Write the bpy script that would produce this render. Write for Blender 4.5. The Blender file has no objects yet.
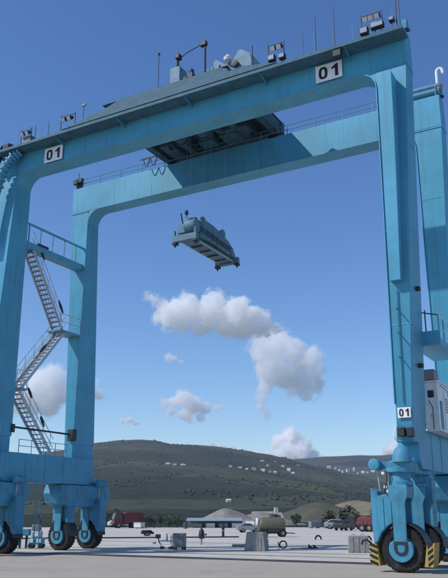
import bpy, bmesh, math, random
from math import sin, cos, pi, radians, sqrt, atan2
from mathutils import Vector, Matrix, noise

# ------------------------------------------------------------------ camera, sky, sun, exposure
S = bpy.context.scene
COL = S.collection
CAM = Vector((8.513, -29.655, 2.047))
PHI, PITCH = radians(29.208), radians(16.837)
cam_d = bpy.data.cameras.new('camera')
cam_d.sensor_fit = 'VERTICAL'; cam_d.sensor_height = 24.0
cam_d.lens = 743.27 / 578 * 24.0
cam_d.clip_start = 0.3; cam_d.clip_end = 40000
cam = bpy.data.objects.new('camera', cam_d); COL.objects.link(cam)
cam.location = CAM
cam.rotation_euler = (pi / 2 + PITCH, 0, PHI)
S.camera = cam

SUN_D = Vector((0.95, 1.0, -1.35)).normalized()          # direction the light travels
SUN_EL = math.asin(-SUN_D.z)
SUN_ROT = atan2(-SUN_D.x, -SUN_D.y)
W = bpy.data.worlds.new('World'); S.world = W; W.use_nodes = True
wn = W.node_tree
bg = wn.nodes['Background']
sky = wn.nodes.new('ShaderNodeTexSky'); sky.sky_type = 'NISHITA'; sky.sun_disc = False
sky.sun_elevation = SUN_EL; sky.sun_rotation = SUN_ROT
sky.air_density = 1.0; sky.dust_density = 0.05; sky.ozone_density = 4.0; sky.altitude = 0
hsv = wn.nodes.new('ShaderNodeHueSaturation'); hsv.inputs['Saturation'].default_value = 1.18; hsv.inputs['Hue'].default_value = 0.507
wn.links.new(sky.outputs[0], hsv.inputs['Color']); wn.links.new(hsv.outputs[0], bg.inputs[0]); bg.inputs[1].default_value = 0.15
sun_d = bpy.data.lights.new('sun', 'SUN'); sun_d.energy = 3.6; sun_d.angle = radians(0.55)
sun_d.color = (1.0, 0.955, 0.89)
sun = bpy.data.objects.new('sun', sun_d); COL.objects.link(sun)
sun.rotation_euler = SUN_D.to_track_quat('-Z', 'Y').to_euler()
S.view_settings.view_transform = 'Standard'; S.view_settings.look = 'None'
S.view_settings.exposure = 0.0; S.view_settings.gamma = 1.0
S.view_settings.use_curve_mapping = False
S.cycles.max_bounces = 24; S.cycles.volume_bounces = 20; S.cycles.transparent_max_bounces = 12
S.cycles.use_denoising = True
RND = random.Random(7)

# ------------------------------------------------------------------ materials
def newmat(name):
    m = bpy.data.materials.new(name); m.use_nodes = True
    return m, m.node_tree, m.node_tree.nodes['Principled BSDF']
def N(t, typ, **k):
    n = t.nodes.new('ShaderNode' + typ)
    for a, b in k.items(): setattr(n, a, b)
    return n
def surf(name, col, rough=0.6, metal=0.0, var=0.12, scale=1.2, bump=0.0, bscale=30.0, streak=0.0, dirt=(0.05, 0.045, 0.04), grime=0.0, spec=0.4, rust=0.0):
    """plain surface with soft tonal variation, vertical run-off streaks, blotchy grime and fine relief"""
    m, t, p = newmat(name)
    tc = N(t, 'TexCoord')
    n1 = N(t, 'TexNoise'); n1.inputs['Scale'].default_value = scale; n1.inputs['Detail'].default_value = 6
    n1.inputs['Roughness'].default_value = 0.62
    t.links.new(tc.outputs['Object'], n1.inputs['Vector'])
    mr = N(t, 'MapRange'); mr.inputs[1].default_value = 0.3; mr.inputs[2].default_value = 0.7
    mr.inputs[3].default_value = 1 - var; mr.inputs[4].default_value = 1 + var
    t.links.new(n1.outputs[0], mr.inputs[0])
    vm = N(t, 'VectorMath', operation='SCALE'); vm.inputs[0].default_value = col[:3]
    t.links.new(mr.outputs[0], vm.inputs['Scale'])
    out = vm.outputs[0]
    if streak > 0:
        mp = N(t, 'Mapping'); mp.inputs['Scale'].default_value = (5.0, 5.0, 0.22)
        t.links.new(tc.outputs['Object'], mp.inputs[0])
        n2 = N(t, 'TexNoise'); n2.inputs['Scale'].default_value = 1.0; n2.inputs['Detail'].default_value = 5
        t.links.new(mp.outputs[0], n2.inputs['Vector'])
        r2 = N(t, 'MapRange'); r2.inputs[1].default_value = 0.52; r2.inputs[2].default_value = 0.78
        r2.inputs[3].default_value = 0; r2.inputs[4].default_value = streak
        t.links.new(n2.outputs[0], r2.inputs[0])
        mx = N(t, 'Mix', data_type='RGBA'); mx.inputs[7].default_value = (*dirt, 1)
        t.links.new(r2.outputs[0], mx.inputs[0]); t.links.new(out, mx.inputs[6]); out = mx.outputs[2]
    if grime > 0:
        n3 = N(t, 'TexNoise'); n3.inputs['Scale'].default_value = scale * 0.6; n3.inputs['Detail'].default_value = 8
        n3.inputs['Roughness'].default_value = 0.7
        mp = N(t, 'Mapping'); mp.inputs['Location'].default_value = (11.3, 4.2, 7.7)
        t.links.new(tc.outputs['Object'], mp.inputs[0]); t.links.new(mp.outputs[0], n3.inputs['Vector'])
        r3 = N(t, 'MapRange'); r3.inputs[1].default_value = 0.5; r3.inputs[2].default_value = 0.75
        r3.inputs[3].default_value = 0; r3.inputs[4].default_value = grime
        t.links.new(n3.outputs[0], r3.inputs[0])
        mx = N(t, 'Mix', data_type='RGBA'); mx.inputs[7].default_value = (*dirt, 1)
        t.links.new(r3.outputs[0], mx.inputs[0]); t.links.new(out, mx.inputs[6]); out = mx.outputs[2]
    if rust > 0:      # small chips and the brown runs below them
        n5 = N(t, 'TexNoise'); n5.inputs['Scale'].default_value = 3.4; n5.inputs['Detail'].default_value = 9; n5.inputs['Roughness'].default_value = 0.72
        mp = N(t, 'Mapping'); mp.inputs['Scale'].default_value = (1, 1, 0.45); mp.inputs['Location'].default_value = (3.1, 8.2, 1.7)
        t.links.new(tc.outputs['Object'], mp.inputs[0]); t.links.new(mp.outputs[0], n5.inputs['Vector'])
        r5 = N(t, 'MapRange'); r5.inputs[1].default_value = 0.66; r5.inputs[2].default_value = 0.74; r5.inputs[3].default_value = 0; r5.inputs[4].default_value = rust
        t.links.new(n5.outputs[0], r5.inputs[0])
        mx = N(t, 'Mix', data_type='RGBA'); mx.inputs[7].default_value = (0.11, 0.06, 0.035, 1)
        t.links.new(r5.outputs[0], mx.inputs[0]); t.links.new(out, mx.inputs[6]); out = mx.outputs[2]
    t.links.new(out, p.inputs['Base Color'])
    p.inputs['Roughness'].default_value = rough; p.inputs['Metallic'].default_value = metal
    p.inputs['Specular IOR Level'].default_value = spec
    if bump > 0:
        n4 = N(t, 'TexNoise'); n4.inputs['Scale'].default_value = bscale; n4.inputs['Detail'].default_value = 5
        t.links.new(tc.outputs['Object'], n4.inputs['Vector'])
        b = N(t, 'Bump'); b.inputs['Strength'].default_value = bump; b.inputs['Distance'].default_value = 0.02
        t.links.new(n4.outputs[0], b.inputs['Height']); t.links.new(b.outputs[0], p.inputs['Normal'])
    return m
M = {}
M['paint'] = surf('crane_blue_paint', (0.064, 0.320, 0.475), 0.5, var=0.16, scale=0.35, streak=0.55, grime=0.30, dirt=(0.07, 0.15, 0.19), bump=0.16, bscale=1.1, spec=0.4, rust=0.8)
M['paint2'] = surf('machinery_blue_paint', (0.055, 0.265, 0.400), 0.55, var=0.2, scale=1.6, streak=0.5, grime=0.5, dirt=(0.04, 0.06, 0.07), bump=0.08, bscale=6, rust=0.7)
M['deck'] = surf('dark_walkway_grating', (0.045, 0.130, 0.185), 0.7, 0.0, var=0.25, scale=2.5, grime=0.3, dirt=(0.03, 0.06, 0.08))
M['spread'] = surf('worn_spreader_paint', (0.080, 0.185, 0.245), 0.6, var=0.25, scale=1.6, grime=0.45, dirt=(0.03, 0.035, 0.035))
M['galv'] = surf('galvanised_steel', (0.40, 0.44, 0.47), 0.5, 0.35, var=0.15, scale=5, grime=0.25, dirt=(0.1, 0.1, 0.1))
M['bluesteel'] = surf('blue_railing_paint', (0.10, 0.28, 0.40), 0.5, var=0.12, scale=4)
M['dark'] = surf('dark_steel', (0.030, 0.036, 0.042), 0.55, 0.2, var=0.25, scale=4)
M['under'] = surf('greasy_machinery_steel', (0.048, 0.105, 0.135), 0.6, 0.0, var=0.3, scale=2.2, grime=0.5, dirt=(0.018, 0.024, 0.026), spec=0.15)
M['rubber'] = surf('tyre_rubber', (0.021, 0.021, 0.022), 0.85, var=0.3, scale=5, grime=0.5, dirt=(0.10, 0.09, 0.075), bump=0.15, bscale=40, spec=0.25)
M['white'] = surf('white_paint', (0.72, 0.74, 0.74), 0.45, var=0.06, scale=2.5, streak=0.3, dirt=(0.35, 0.32, 0.28))
M['signwhite'] = surf('white_sign_panel', (0.80, 0.81, 0.80), 0.4, var=0.08, scale=3, streak=0.35, grime=0.25, dirt=(0.42, 0.40, 0.36))
M['black'] = surf('black_print', (0.012, 0.012, 0.016), 0.5, var=0.1)
M['lamp'] = surf('lamp_glass', (0.35, 0.38, 0.42), 0.15, 0.0, var=0.1, spec=0.8)
M['yellow'] = surf('yellow_paint', (0.42, 0.30, 0.07), 0.7, var=0.2, grime=0.75, scale=6, dirt=(0.10, 0.085, 0.06))
M['bluegrey'] = surf('blue_grey_casing', (0.13, 0.24, 0.33), 0.6, var=0.2, scale=3, grime=0.3)
M['concrete'] = surf('cast_concrete', (0.27, 0.27, 0.265), 0.9, var=0.2, scale=3, streak=0.4, grime=0.35, dirt=(0.10, 0.095, 0.09), bump=0.4, bscale=25, spec=0.2)
M['glass'] = surf('dark_window_glass', (0.02, 0.028, 0.035), 0.08, var=0.05, spec=0.7)
M['acgrey'] = surf('grey_unit_casing', (0.20, 0.205, 0.21), 0.6, var=0.15, scale=5)
M['bark'] = surf('bark', (0.07, 0.055, 0.04), 0.9, var=0.3, scale=8)

def leafmat(name, a, b):
    m, t, p = newmat(name)
    g = N(t, 'NewGeometry'); cr = N(t, 'ValToRGB')
    cr.color_ramp.elements[0].color = (*a, 1); cr.color_ramp.elements[1].color = (*b, 1)
    t.links.new(g.outputs['Random Per Island'], cr.inputs[0]); t.links.new(cr.outputs[0], p.inputs['Base Color'])
    p.inputs['Roughness'].default_value = 0.75
    return m
M['leaf1'] = leafmat('leaves_dark', (0.022, 0.038, 0.018), (0.060, 0.085, 0.038))
M['leaf2'] = leafmat('leaves_olive', (0.050, 0.058, 0.028), (0.115, 0.115, 0.060))
M['scrub'] = leafmat('scrub_leaves', (0.026, 0.034, 0.022), (0.040, 0.046, 0.029))

# ------------------------------------------------------------------ mesh builder
class MB:
    def __init__(s): s.v = []; s.f = []
    def add(s, vs, fs):
        o = len(s.v); s.v += [tuple(v) for v in vs]; s.f += [tuple(i + o for i in f) for f in fs]; return s
    def box(s, x0, x1, y0, y1, z0, z1):
        return s.frust((x0, x1, y0, y1, z0), (x0, x1, y0, y1, z1))
    def frust(s, a, b):
        vs = [(a[0], a[2], a[4]), (a[1], a[2], a[4]), (a[1], a[3], a[4]), (a[0], a[3], a[4]),
              (b[0], b[2], b[4]), (b[1], b[2], b[4]), (b[1], b[3], b[4]), (b[0], b[3], b[4])]
        return s.add(vs, [(3, 2, 1, 0), (4, 5, 6, 7), (0, 1, 5, 4), (1, 2, 6, 5), (2, 3, 7, 6), (3, 0, 4, 7)])
    def loft(s, secs):
        """secs: list of rectangles (x0,x1,y0,y1,z) joined bottom to top"""
        vs = []; fs = []
        for a in secs: vs += [(a[0], a[2], a[4]), (a[1], a[2], a[4]), (a[1], a[3], a[4]), (a[0], a[3], a[4])]
        n = len(secs)
        fs.append((3, 2, 1, 0)); fs.append(tuple(4 * (n - 1) + i for i in range(4)))
        for k in range(n - 1):
            for i in range(4):
                j = (i + 1) % 4
                fs.append((4 * k + i, 4 * k + j, 4 * k + 4 + j, 4 * k + 4 + i))
        return s.add(vs, fs)
    def bar(s, p, q, w, h, up=(0, 0, 1)):
        p = Vector(p); q = Vector(q); d = (q - p).normalized(); u = Vector(up)
        if abs(d.dot(u)) > 0.99: u = Vector((0, 1, 0))
        r = d.cross(u).normalized() * (w / 2); u = r.cross(d).normalized() * (h / 2)
        vs = [p - r - u, p + r - u, p + r + u, p - r + u, q - r - u, q + r - u, q + r + u, q - r + u]
        return s.add(vs, [(0, 1, 2, 3), (7, 6, 5, 4), (0, 4, 5, 1), (1, 5, 6, 2), (2, 6, 7, 3), (3, 7, 4, 0)])
    def tube(s, pts, r, n=8, cap=True):
        pts = [Vector(p) for p in pts]; vs = []; fs = []; k = len(pts)
        rs = r if isinstance(r, (list, tuple)) else [r] * k
        ref = None
        for i, p in enumerate(pts):
            d = (pts[min(i + 1, k - 1)] - pts[max(i - 1, 0)]).normalized()
            if ref is None: ref = d.orthogonal().normalized()
            ref = (ref - d * ref.dot(d))
            ref = d.orthogonal().normalized() if ref.length < 1e-4 else ref.normalized()
            b = d.cross(ref)
            for j in range(n):
                a = 2 * pi * j / n; vs.append(p + (ref * cos(a) + b * sin(a)) * rs[i])
        for i in range(k - 1):
            for j in range(n):
                fs.append((i * n + j, i * n + (j + 1) % n, (i + 1) * n + (j + 1) % n, (i + 1) * n + j))
        if cap: fs.append(tuple(range(n - 1, -1, -1))); fs.append(tuple((k - 1) * n + j for j in range(n)))
        return s.add(vs, fs)
    def lathe(s, prof, c, axis='z', n=24):
        """prof: list of (radius, distance along axis)"""
        vs = []; fs = []
        for r, h in prof:
            for j in range(n):
                a = 2 * pi * j / n; u, w = r * cos(a), r * sin(a)
                vs.append((c[0] + u, c[1] + w, c[2] + h) if axis == 'z' else ((c[0] + w, c[1] + h, c[2] + u) if axis == 'y' else (c[0] + h, c[1] + u, c[2] + w)))
        k = len(prof)
        for i in range(k - 1):
            for j in range(n): fs.append((i * n + j, i * n + (j + 1) % n, (i + 1) * n + (j + 1) % n, (i + 1) * n + j))
        fs.append(tuple(range(n - 1, -1, -1))); fs.append(tuple((k - 1) * n + j for j in range(n)))
        return s.add(vs, fs)
    def prism(s, poly, axis, a, b):
        """poly in the plane across the axis: x->(y,z), y->(x,z), z->(x,y)"""
        def P(u, w, t): return (t, u, w) if axis == 'x' else ((u, t, w) if axis == 'y' else (u, w, t))
        n = len(poly); vs = [P(u, w, a) for u, w in poly] + [P(u, w, b) for u, w in poly]
        fs = [tuple(range(n)), tuple(range(2 * n - 1, n - 1, -1))] + [(i, n + i, n + (i + 1) % n, (i + 1) % n) for i in range(n)]
        return s.add(vs, fs)
    def mesh(s, name, mat, smooth=True, off=(0, 0, 0)):
        me = bpy.data.meshes.new(name)
        o = Vector(off); me.from_pydata([Vector(v) - o for v in s.v], [], s.f)
        bm = bmesh.new(); bm.from_mesh(me); bmesh.ops.recalc_face_normals(bm, faces=bm.faces); bm.to_mesh(me); bm.free()
        if smooth:
            for p in me.polygons: p.use_smooth = True
            me.set_sharp_from_angle(angle=radians(32))
        me.materials.append(mat); return me
    def build(s, name, mat, parent=None, smooth=True, off=None, bevel=0.0):
        if off is None: off = world_loc(parent)
        o = bpy.data.objects.new(name, s.mesh(name, mat, smooth, off)); COL.objects.link(o)
        if parent is not None: o.parent = parent
        else: o.location = off
        if bevel > 0:
            b = o.modifiers.new('edge', 'BEVEL'); b.width = bevel; b.segments = 2; b.limit_method = 'ANGLE'; b.angle_limit = radians(40)
        return o
def world_loc(o):
    v = Vector((0, 0, 0))
    while o is not None: v += Vector(o.location); o = o.parent
    return v
def empty(name, loc, parent=None, rz=0.0):
    o = bpy.data.objects.new(name, None); COL.objects.link(o); o.location = loc; o.rotation_euler.z = rz
    o.empty_display_size = 0.2
    if parent is not None: o.parent = parent
    return o
def tag(o, label=None, cat=None, group=None, kind=None):
    if label: o['label'] = label
    if cat: o['category'] = cat
    if group: o['group'] = group
    if kind: o['kind'] = kind
    return o
def inst(src, loc, parent, rz=0.0):
    c = src.copy(); COL.objects.link(c); c.location = loc; c.rotation_euler.z = rz; c.parent = parent; return c
def copy_tree(o, parent=None):
    c = o.copy(); COL.objects.link(c); c.parent = parent
    for ch in o.children: copy_tree(ch, c)
    return c
def lerp(a, b, t): return a + (b - a) * t

# view-aligned ground frame used only to lay out far terrain: F = forward, R = right, from the crane's yard
F = Vector((-sin(PHI), cos(PHI), 0)); R = Vector((cos(PHI), sin(PHI), 0))
def far(s, t): 
    p = CAM + R * s + F * t; return p.x, p.y
def interp(tab, x):
    if x <= tab[0][0]: return tab[0][1]
    for (a, b), (c, d) in zip(tab, tab[1:]):
        if x <= c:
            u = (x - a) / (c - a); u = u * u * (3 - 2 * u) * 0.5 + u * 0.5
            return b + (d - b) * u
    return tab[-1][1]
def sstep(a, b, x):
    u = min(1, max(0, (x - a) / (b - a))); return u * u * (3 - 2 * u)

# ------------------------------------------------------------------ ground
def ground_mat(name, col, col2, dark, crack=0.25, scale=0.25):
    m, t, p = newmat(name)
    tc = N(t, 'TexCoord')
    a = N(t, 'TexNoise'); a.inputs['Scale'].default_value = scale; a.inputs['Detail'].default_value = 9; a.inputs['Roughness'].default_value = 0.68
    t.links.new(tc.outputs['Object'], a.inputs['Vector'])
    cr = N(t, 'ValToRGB'); e = cr.color_ramp.elements
    e[0].position = 0.30; e[0].color = (*col2, 1); e[1].position = 0.68; e[1].color = (*col, 1)
    t.links.new(a.outputs[0], cr.inputs[0])
    b = N(t, 'TexNoise'); b.inputs['Scale'].default_value = 14; b.inputs['Detail'].default_value = 4
    t.links.new(tc.outputs['Object'], b.inputs['Vector'])
    mr = N(t, 'MapRange'); mr.inputs[1].default_value = 0.25; mr.inputs[2].default_value = 0.75; mr.inputs[3].default_value = 0.86; mr.inputs[4].default_value = 1.12
    t.links.new(b.outputs[0], mr.inputs[0])
    vm = N(t, 'VectorMath', operation='SCALE'); t.links.new(cr.outputs[0], vm.inputs[0]); t.links.new(mr.outputs[0], vm.inputs['Scale'])
    # long worn tyre tracks running with the crane's cross travel
    mp = N(t, 'Mapping'); mp.inputs['Scale'].default_value = (0.035, 0.9, 1); mp.inputs['Rotation'].default_value = (0, 0, 0.03)
    t.links.new(tc.outputs['Object'], mp.inputs[0])
    c = N(t, 'TexNoise'); c.inputs['Scale'].default_value = 1.0; c.inputs['Detail'].default_value = 5; c.inputs['Roughness'].default_value = 0.6
    t.links.new(mp.outputs[0], c.inputs['Vector'])
    r3 = N(t, 'MapRange'); r3.inputs[1].default_value = 0.56; r3.inputs[2].default_value = 0.72; r3.inputs[3].default_value = 0; r3.inputs[4].default_value = crack
    t.links.new(c.outputs[0], r3.inputs[0])
    mx = N(t, 'Mix', data_type='RGBA'); mx.inputs[7].default_value = (*dark, 1)
    t.links.new(r3.outputs[0], mx.inputs[0]); t.links.new(vm.outputs[0], mx.inputs[6])
    # oil stains
    n7 = N(t, 'TexNoise'); n7.inputs['Scale'].default_value = 0.55; n7.inputs['Detail'].default_value = 7; n7.inputs['Roughness'].default_value = 0.66; n7.inputs['Distortion'].default_value = 0.6
    t.links.new(tc.outputs['Object'], n7.inputs['Vector'])
    r7 = N(t, 'MapRange'); r7.inputs[1].default_value = 0.60; r7.inputs[2].default_value = 0.72; r7.inputs[3].default_value = 0; r7.inputs[4].default_value = 0.55
    t.links.new(n7.outputs[0], r7.inputs[0])
    m7 = N(t, 'Mix', data_type='RGBA'); m7.inputs[7].default_value = (dark[0] * .8, dark[1] * .8, dark[2] * .8, 1)
    t.links.new(r7.outputs[0], m7.inputs[0]); t.links.new(mx.outputs[2], m7.inputs[6]); mx = m7
    t.links.new(mx.outputs[2], p.inputs['Base Color'])
    p.inputs['Roughness'].default_value = 0.9; p.inputs['Specular IOR Level'].default_value = 0.25
    bp = N(t, 'Bump'); bp.inputs['Strength'].default_value = 0.25; bp.inputs['Distance'].default_value = 0.01
    t.links.new(b.outputs[0], bp.inputs['Height']); t.links.new(bp.outputs[0], p.inputs['Normal'])
    return m
M['asphalt'] = ground_mat('worn_pale_asphalt', (0.44, 0.39, 0.315), (0.37, 0.33, 0.268), (0.20, 0.18, 0.15), 0.3)
M['apron'] = ground_mat('pale_concrete_apron', (0.60, 0.55, 0.475), (0.47, 0.43, 0.375), (0.27, 0.25, 0.22), 0.6)
M['trench'] = surf('dark_wet_trench', (0.045, 0.045, 0.045), 0.85, var=0.3, scale=1.2, grime=0.5, dirt=(0.14, 0.135, 0.13))

M['track'] = surf('rubber_marked_concrete', (0.26, 0.245, 0.215), 0.9, var=0.35, scale=0.8, grime=0.6, dirt=(0.40, 0.37, 0.32))
def sheet(name, pts, z, mat):
    return tag(MB().add([(x, y, z) for x, y in pts], [tuple(range(len(pts)))]).build(name, mat, None, False), kind='structure')
sheet('ground', [(-9000, -9000), (9000, -9000), (9000, 9000), (-9000, 9000)], 0.0, M['asphalt'])
c1, c2 = far(-230, 124), far(230, 124)
# pale concrete apron behind the trench line, with slightly ragged edge
ap = [(-230, 3.9)]
x = -230
while x < 120: ap.append((x, 3.75 + 0.12 * noise.noise((x * 0.7, 1.3, 0)))); x += 1.5
ap += [(120, 3.8), c2, c1]
sheet('concrete_apron', ap[1:], 0.006, M['apron'])
# shallow dark drain strip between the two portals
def strip(name, p0, p1, w, z, mat, seed, step=1.2):
    p0 = Vector((*p0, 0)); p1 = Vector((*p1, 0)); d = (p1 - p0); L = d.length; d /= L; nrm = Vector((-d.y, d.x, 0))
    n = int(L / step); vs = []
    for i in range(n + 1):
        c = p0 + d * (L * i / n)
        a = w * 0.5 * (1 + 0.5 * noise.noise((i * 0.23, seed, 0.1))); b = w * 0.5 * (1 + 0.5 * noise.noise((i * 0.19, seed + 5, 0.7)))
        vs += [tuple(c - nrm * a + Vector((0, 0, z))), tuple(c + nrm * b + Vector((0, 0, z)))]
    return tag(MB().add(vs, [(2 * i, 2 * i + 2, 2 * i + 3, 2 * i + 1) for i in range(n)]).build(name, mat, None, False), kind='structure')
strip('drain_strip', (-90, -1.2), (-17, 2.9), 1.1, 0.0105, M['trench'], 2.0)
strip('drain_strip', (-17.4, 2.9), (70, 3.6), 1.1, 0.0145, M['trench'], 3.0)
strip('tyre_track', (-60, 6.4), (60, 6.9), 0.35, 0.0105, M['trench'], 8.0)
for k, (a, b) in enumerate((((-50, 9.4), (50, 10.2)), ((-60, 18.0), (30, 22.0)))):
    strip('tyre_track', a, b, 0.22, 0.0185 + .003 * k, M['track'], 20.0 + k)
# long low dark kerb across the yard
kb = MB()
def kerbline(p, q, w, h, name, mat):
    b = MB().bar((p[0], p[1], h / 2), (q[0], q[1], h / 2), w, h); return tag(b.build(name, mat, None, False, bevel=0.02), kind='structure')
kerbline((-70, -8), (-25.0, 33.0), 0.45, 0.11, 'kerb', M['dark'])

# ------------------------------------------------------------------ hills
def hillmat():
    m, t, p = newmat('scrub_hillside')
    g = N(t, 'NewGeometry')
    mp = N(t, 'Mapping'); mp.inputs['Scale'].default_value = (0.0011, 0.0011, 0.004)
    t.links.new(g.outputs['Position'], mp.inputs[0])
    n1 = N(t, 'TexNoise'); n1.inputs['Scale'].default_value = 2.2; n1.inputs['Detail'].default_value = 9; n1.inputs['Roughness'].default_value = 0.55
    t.links.new(mp.outputs[0], n1.inputs['Vector'])
    cr = N(t, 'ValToRGB'); el = cr.color_ramp.elements
    el[0].position = 0.36; el[0].color = (0.020, 0.026, 0.018, 1)
    el[1].position = 0.72; el[1].color = (0.135, 0.115, 0.066, 1)
    e = el.new(0.52); e.color = (0.044, 0.047, 0.027, 1)
    t.links.new(n1.outputs[0], cr.inputs[0])
    # patchwork of fields on the lower slopes
    v = N(t, 'TexVoronoi'); v.inputs['Scale'].default_value = 0.0052
    mp2 = N(t, 'Mapping'); mp2.inputs['Scale'].default_value = (1, 0.62, 0.0); mp2.inputs['Rotation'].default_value = (0, 0, -0.5)
    t.links.new(g.outputs['Position'], mp2.inputs[0]); t.links.new(mp2.outputs[0], v.inputs['Vector'])
    sp = N(t, 'SeparateColor'); t.links.new(v.outputs['Color'], sp.inputs[0])
    cf = N(t, 'ValToRGB'); cf.color_ramp.interpolation = 'CONSTANT'; ef = cf.color_ramp.elements
    ef[0].position = 0; ef[0].color = (0.026, 0.034, 0.021, 1); ef[1].position = 0.42; ef[1].color = (0.058, 0.085, 0.032, 1)
    for ps, c in ((0.6, (0.024, 0.032, 0.020, 1)), (0.74, (0.13, 0.112, 0.072, 1)), (0.82, (0.055, 0.062, 0.036, 1)), (0.94, (0.16, 0.145, 0.105, 1))):
        q = ef.new(ps); q.color = c
    t.links.new(sp.outputs[0], cf.inputs[0])
    sx = N(t, 'SeparateXYZ'); t.links.new(g.outputs['Position'], sx.inputs[0])
    n5 = N(t, 'TexNoise'); n5.inputs['Scale'].default_value = 6; n5.inputs['Detail'].default_value = 4; t.links.new(mp.outputs[0], n5.inputs['Vector'])
    zz = N(t, 'Math', operation='MULTIPLY_ADD'); zz.inputs[1].default_value = 90; t.links.new(n5.outputs[0], zz.inputs[0]); t.links.new(sx.outputs[2], zz.inputs[2])
    mr = N(t, 'MapRange'); mr.inputs[1].default_value = 75; mr.inputs[2].default_value = 130; mr.inputs[3].default_value = 0.85; mr.inputs[4].default_value = 0
    t.links.new(zz.outputs[0], mr.inputs[0])
    mx = N(t, 'Mix', data_type='RGBA'); t.links.new(mr.outputs[0], mx.inputs[0]); t.links.new(cr.outputs[0], mx.inputs[6]); t.links.new(cf.outputs[0], mx.inputs[7])
    n6 = N(t, 'TexNoise'); n6.inputs['Scale'].default_value = 60; n6.inputs['Detail'].default_value = 6; t.links.new(mp.outputs[0], n6.inputs['Vector'])
    m6 = N(t, 'MapRange'); m6.inputs[1].default_value = 0.3; m6.inputs[2].default_value = 0.7; m6.inputs[3].default_value = 0.6; m6.inputs[4].default_value = 1.4
    t.links.new(n6.outputs[0], m6.inputs[0])
    vm = N(t, 'VectorMath', operation='SCALE'); t.links.new(mx.outputs[2], vm.inputs[0]); t.links.new(m6.outputs[0], vm.inputs['Scale'])
    t.links.new(vm.outputs[0], p.inputs['Base Color']); p.inputs['Roughness'].default_value = 0.95; p.inputs['Specular IOR Level'].default_value = 0.1
    return m
M['hill'] = hillmat()
K = 743.27
def ridge(tab, t0):   # image-independent ridge line: height above the yard for a lateral offset at depth t0
    out = []
    for px, py in tab:
        dy = 514 - py; Hh = t0 * 0.957 * dy * 0.957 / K / (1 - 0.29 * dy * 0.957 / K)
        z = t0 * 0.957 + Hh * 0.29; out.append(((px - 224) / K * z, Hh))
    return out
RID = ridge([(-900, 500), (-500, 478), (-200, 462), (0, 468), (60, 455), (98, 446), (120, 443.5), (140, 442.5), (155, 443.2), (172, 447), (190, 447.5), (215, 449), (240, 453), (262, 457), (285, 461), (300, 465), (320, 470), (350, 478), (400, 488), (600, 500), (1200, 505)], 2600)
RID2 = ridge([(-900, 480), (0, 478), (200, 476), (260, 470), (295, 464), (330, 461), (360, 459.5), (375, 460), (400, 459), (448, 462), (700, 455), (1300, 470)], 4600)
def hill_h(s, t):
    n = noise.fractal((s * 0.0022, t * 0.0022, 3.1), 1.0, 2.1, 6) 
    a = interp(RID, s * 2600 / max(t, 900)) if t < 2600 else interp(RID, s)
    up = (max(0, t - 520) / 2080) ** 1.2 if t < 2600 else 1 - 0.5 * sstep(2600, 3600, t)
    damp = 0.25 + 0.75 * min(1, abs(t - 2600) / 500)
    h = a * up + n * 26 * up * damp
    b = interp(RID2, s * 4600 / max(t, 2600)) if t < 4600 else interp(RID2, s)
    ub = sstep(2900, 4600, t) if t < 4600 else 1 - 0.6 * sstep(4600, 6200, t)
    h2 = b * ub + n * 14 * ub * (0.2 + 0.8 * min(1, abs(t - 4600) / 700))
    low = 7.0 * sstep(150, 420, t) * (1 - sstep(420, 620, t)) * max(0, noise.noise((s * 0.012 + 4.0, t * 0.004, 8.8)) + 0.35)
    return max(h, h2) + low + 0.006 * max(0, t - 200)
ts = [126, 135, 150, 170, 195, 225, 260, 300, 345, 395, 450, 510, 575, 640, 710, 785, 860, 940] + list(range(1020, 2560, 62)) + list(range(2560, 2700, 20)) + list(range(2720, 4500, 120)) + list(range(4500, 4760, 40)) + [4850, 5100, 5400, 5800, 6300]
ncol = 240; vs = []; fs = []
for t in ts:
    half = 260 + t * 1.05
    for j in range(ncol + 1):
        u = 2 * j / ncol - 1; s = half * (0.35 * u + 0.65 * u ** 3)
        x, y = far(s, t); vs.append((x, y, 0.03 + hill_h(s, t)))
for i in range(len(ts) - 1):
    for j in range(ncol): fs.append((i * (ncol + 1) + j, i * (ncol + 1) + j + 1, (i + 1) * (ncol + 1) + j + 1, (i + 1) * (ncol + 1) + j))
tag(MB().add(vs, fs).build('hills', M['hill'], None, True), kind='structure')
HILLS = COL.objects['hills']
for p in HILLS.data.polygons: p.use_smooth = True
HILLS.data.set_sharp_from_angle(angle=radians(170))

# scrub and woodland that reads as one mass on the slopes
ico = [(0, 0, 1)] + [(0.894 * cos(2 * pi * k / 5), 0.894 * sin(2 * pi * k / 5), 0.447) for k in range(5)] + [(0.894 * cos(2 * pi * (k + .5) / 5), 0.894 * sin(2 * pi * (k + .5) / 5), -0.447) for k in range(5)]
icof = [(0, 1 + k, 1 + (k + 1) % 5) for k in range(5)] + [(1 + k, 6 + k, 1 + (k + 1) % 5) for k in range(5)] + [(1 + (k + 1) % 5, 6 + k, 6 + (k + 1) % 5) for k in range(5)]
mb = MB(); rr = random.Random(3)
cnt = 0
while cnt < 5500:
    t = 620 + 2250 * rr.random() ** 0.85; s = (rr.random() * 2 - 1) * (60 + t * 0.36)
    d = noise.fractal((s * 0.006, t * 0.0035, 0.0), 1.0, 2.0, 4)
    if d < 0.10 and rr.random() > 0.02: continue
    x, y = far(s, t); z = hill_h(s, t); r = (0.7 + 1.5 * rr.random() ** 2) * (0.6 if t < 500 else 0.9 + t / 3000)
    mb.add([(x + v[0] * r * rr.uniform(.8, 1.35), y + v[1] * r * rr.uniform(.8, 1.35), z + 0.35 * r + v[2] * r * rr.uniform(.5, .9)) for v in ico], icof); cnt += 1
tag(mb.build('hillside_scrub', M['scrub'], None, False), 'dark green scrub and woodland covering the far hillside', 'scrub', kind='stuff')

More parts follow.
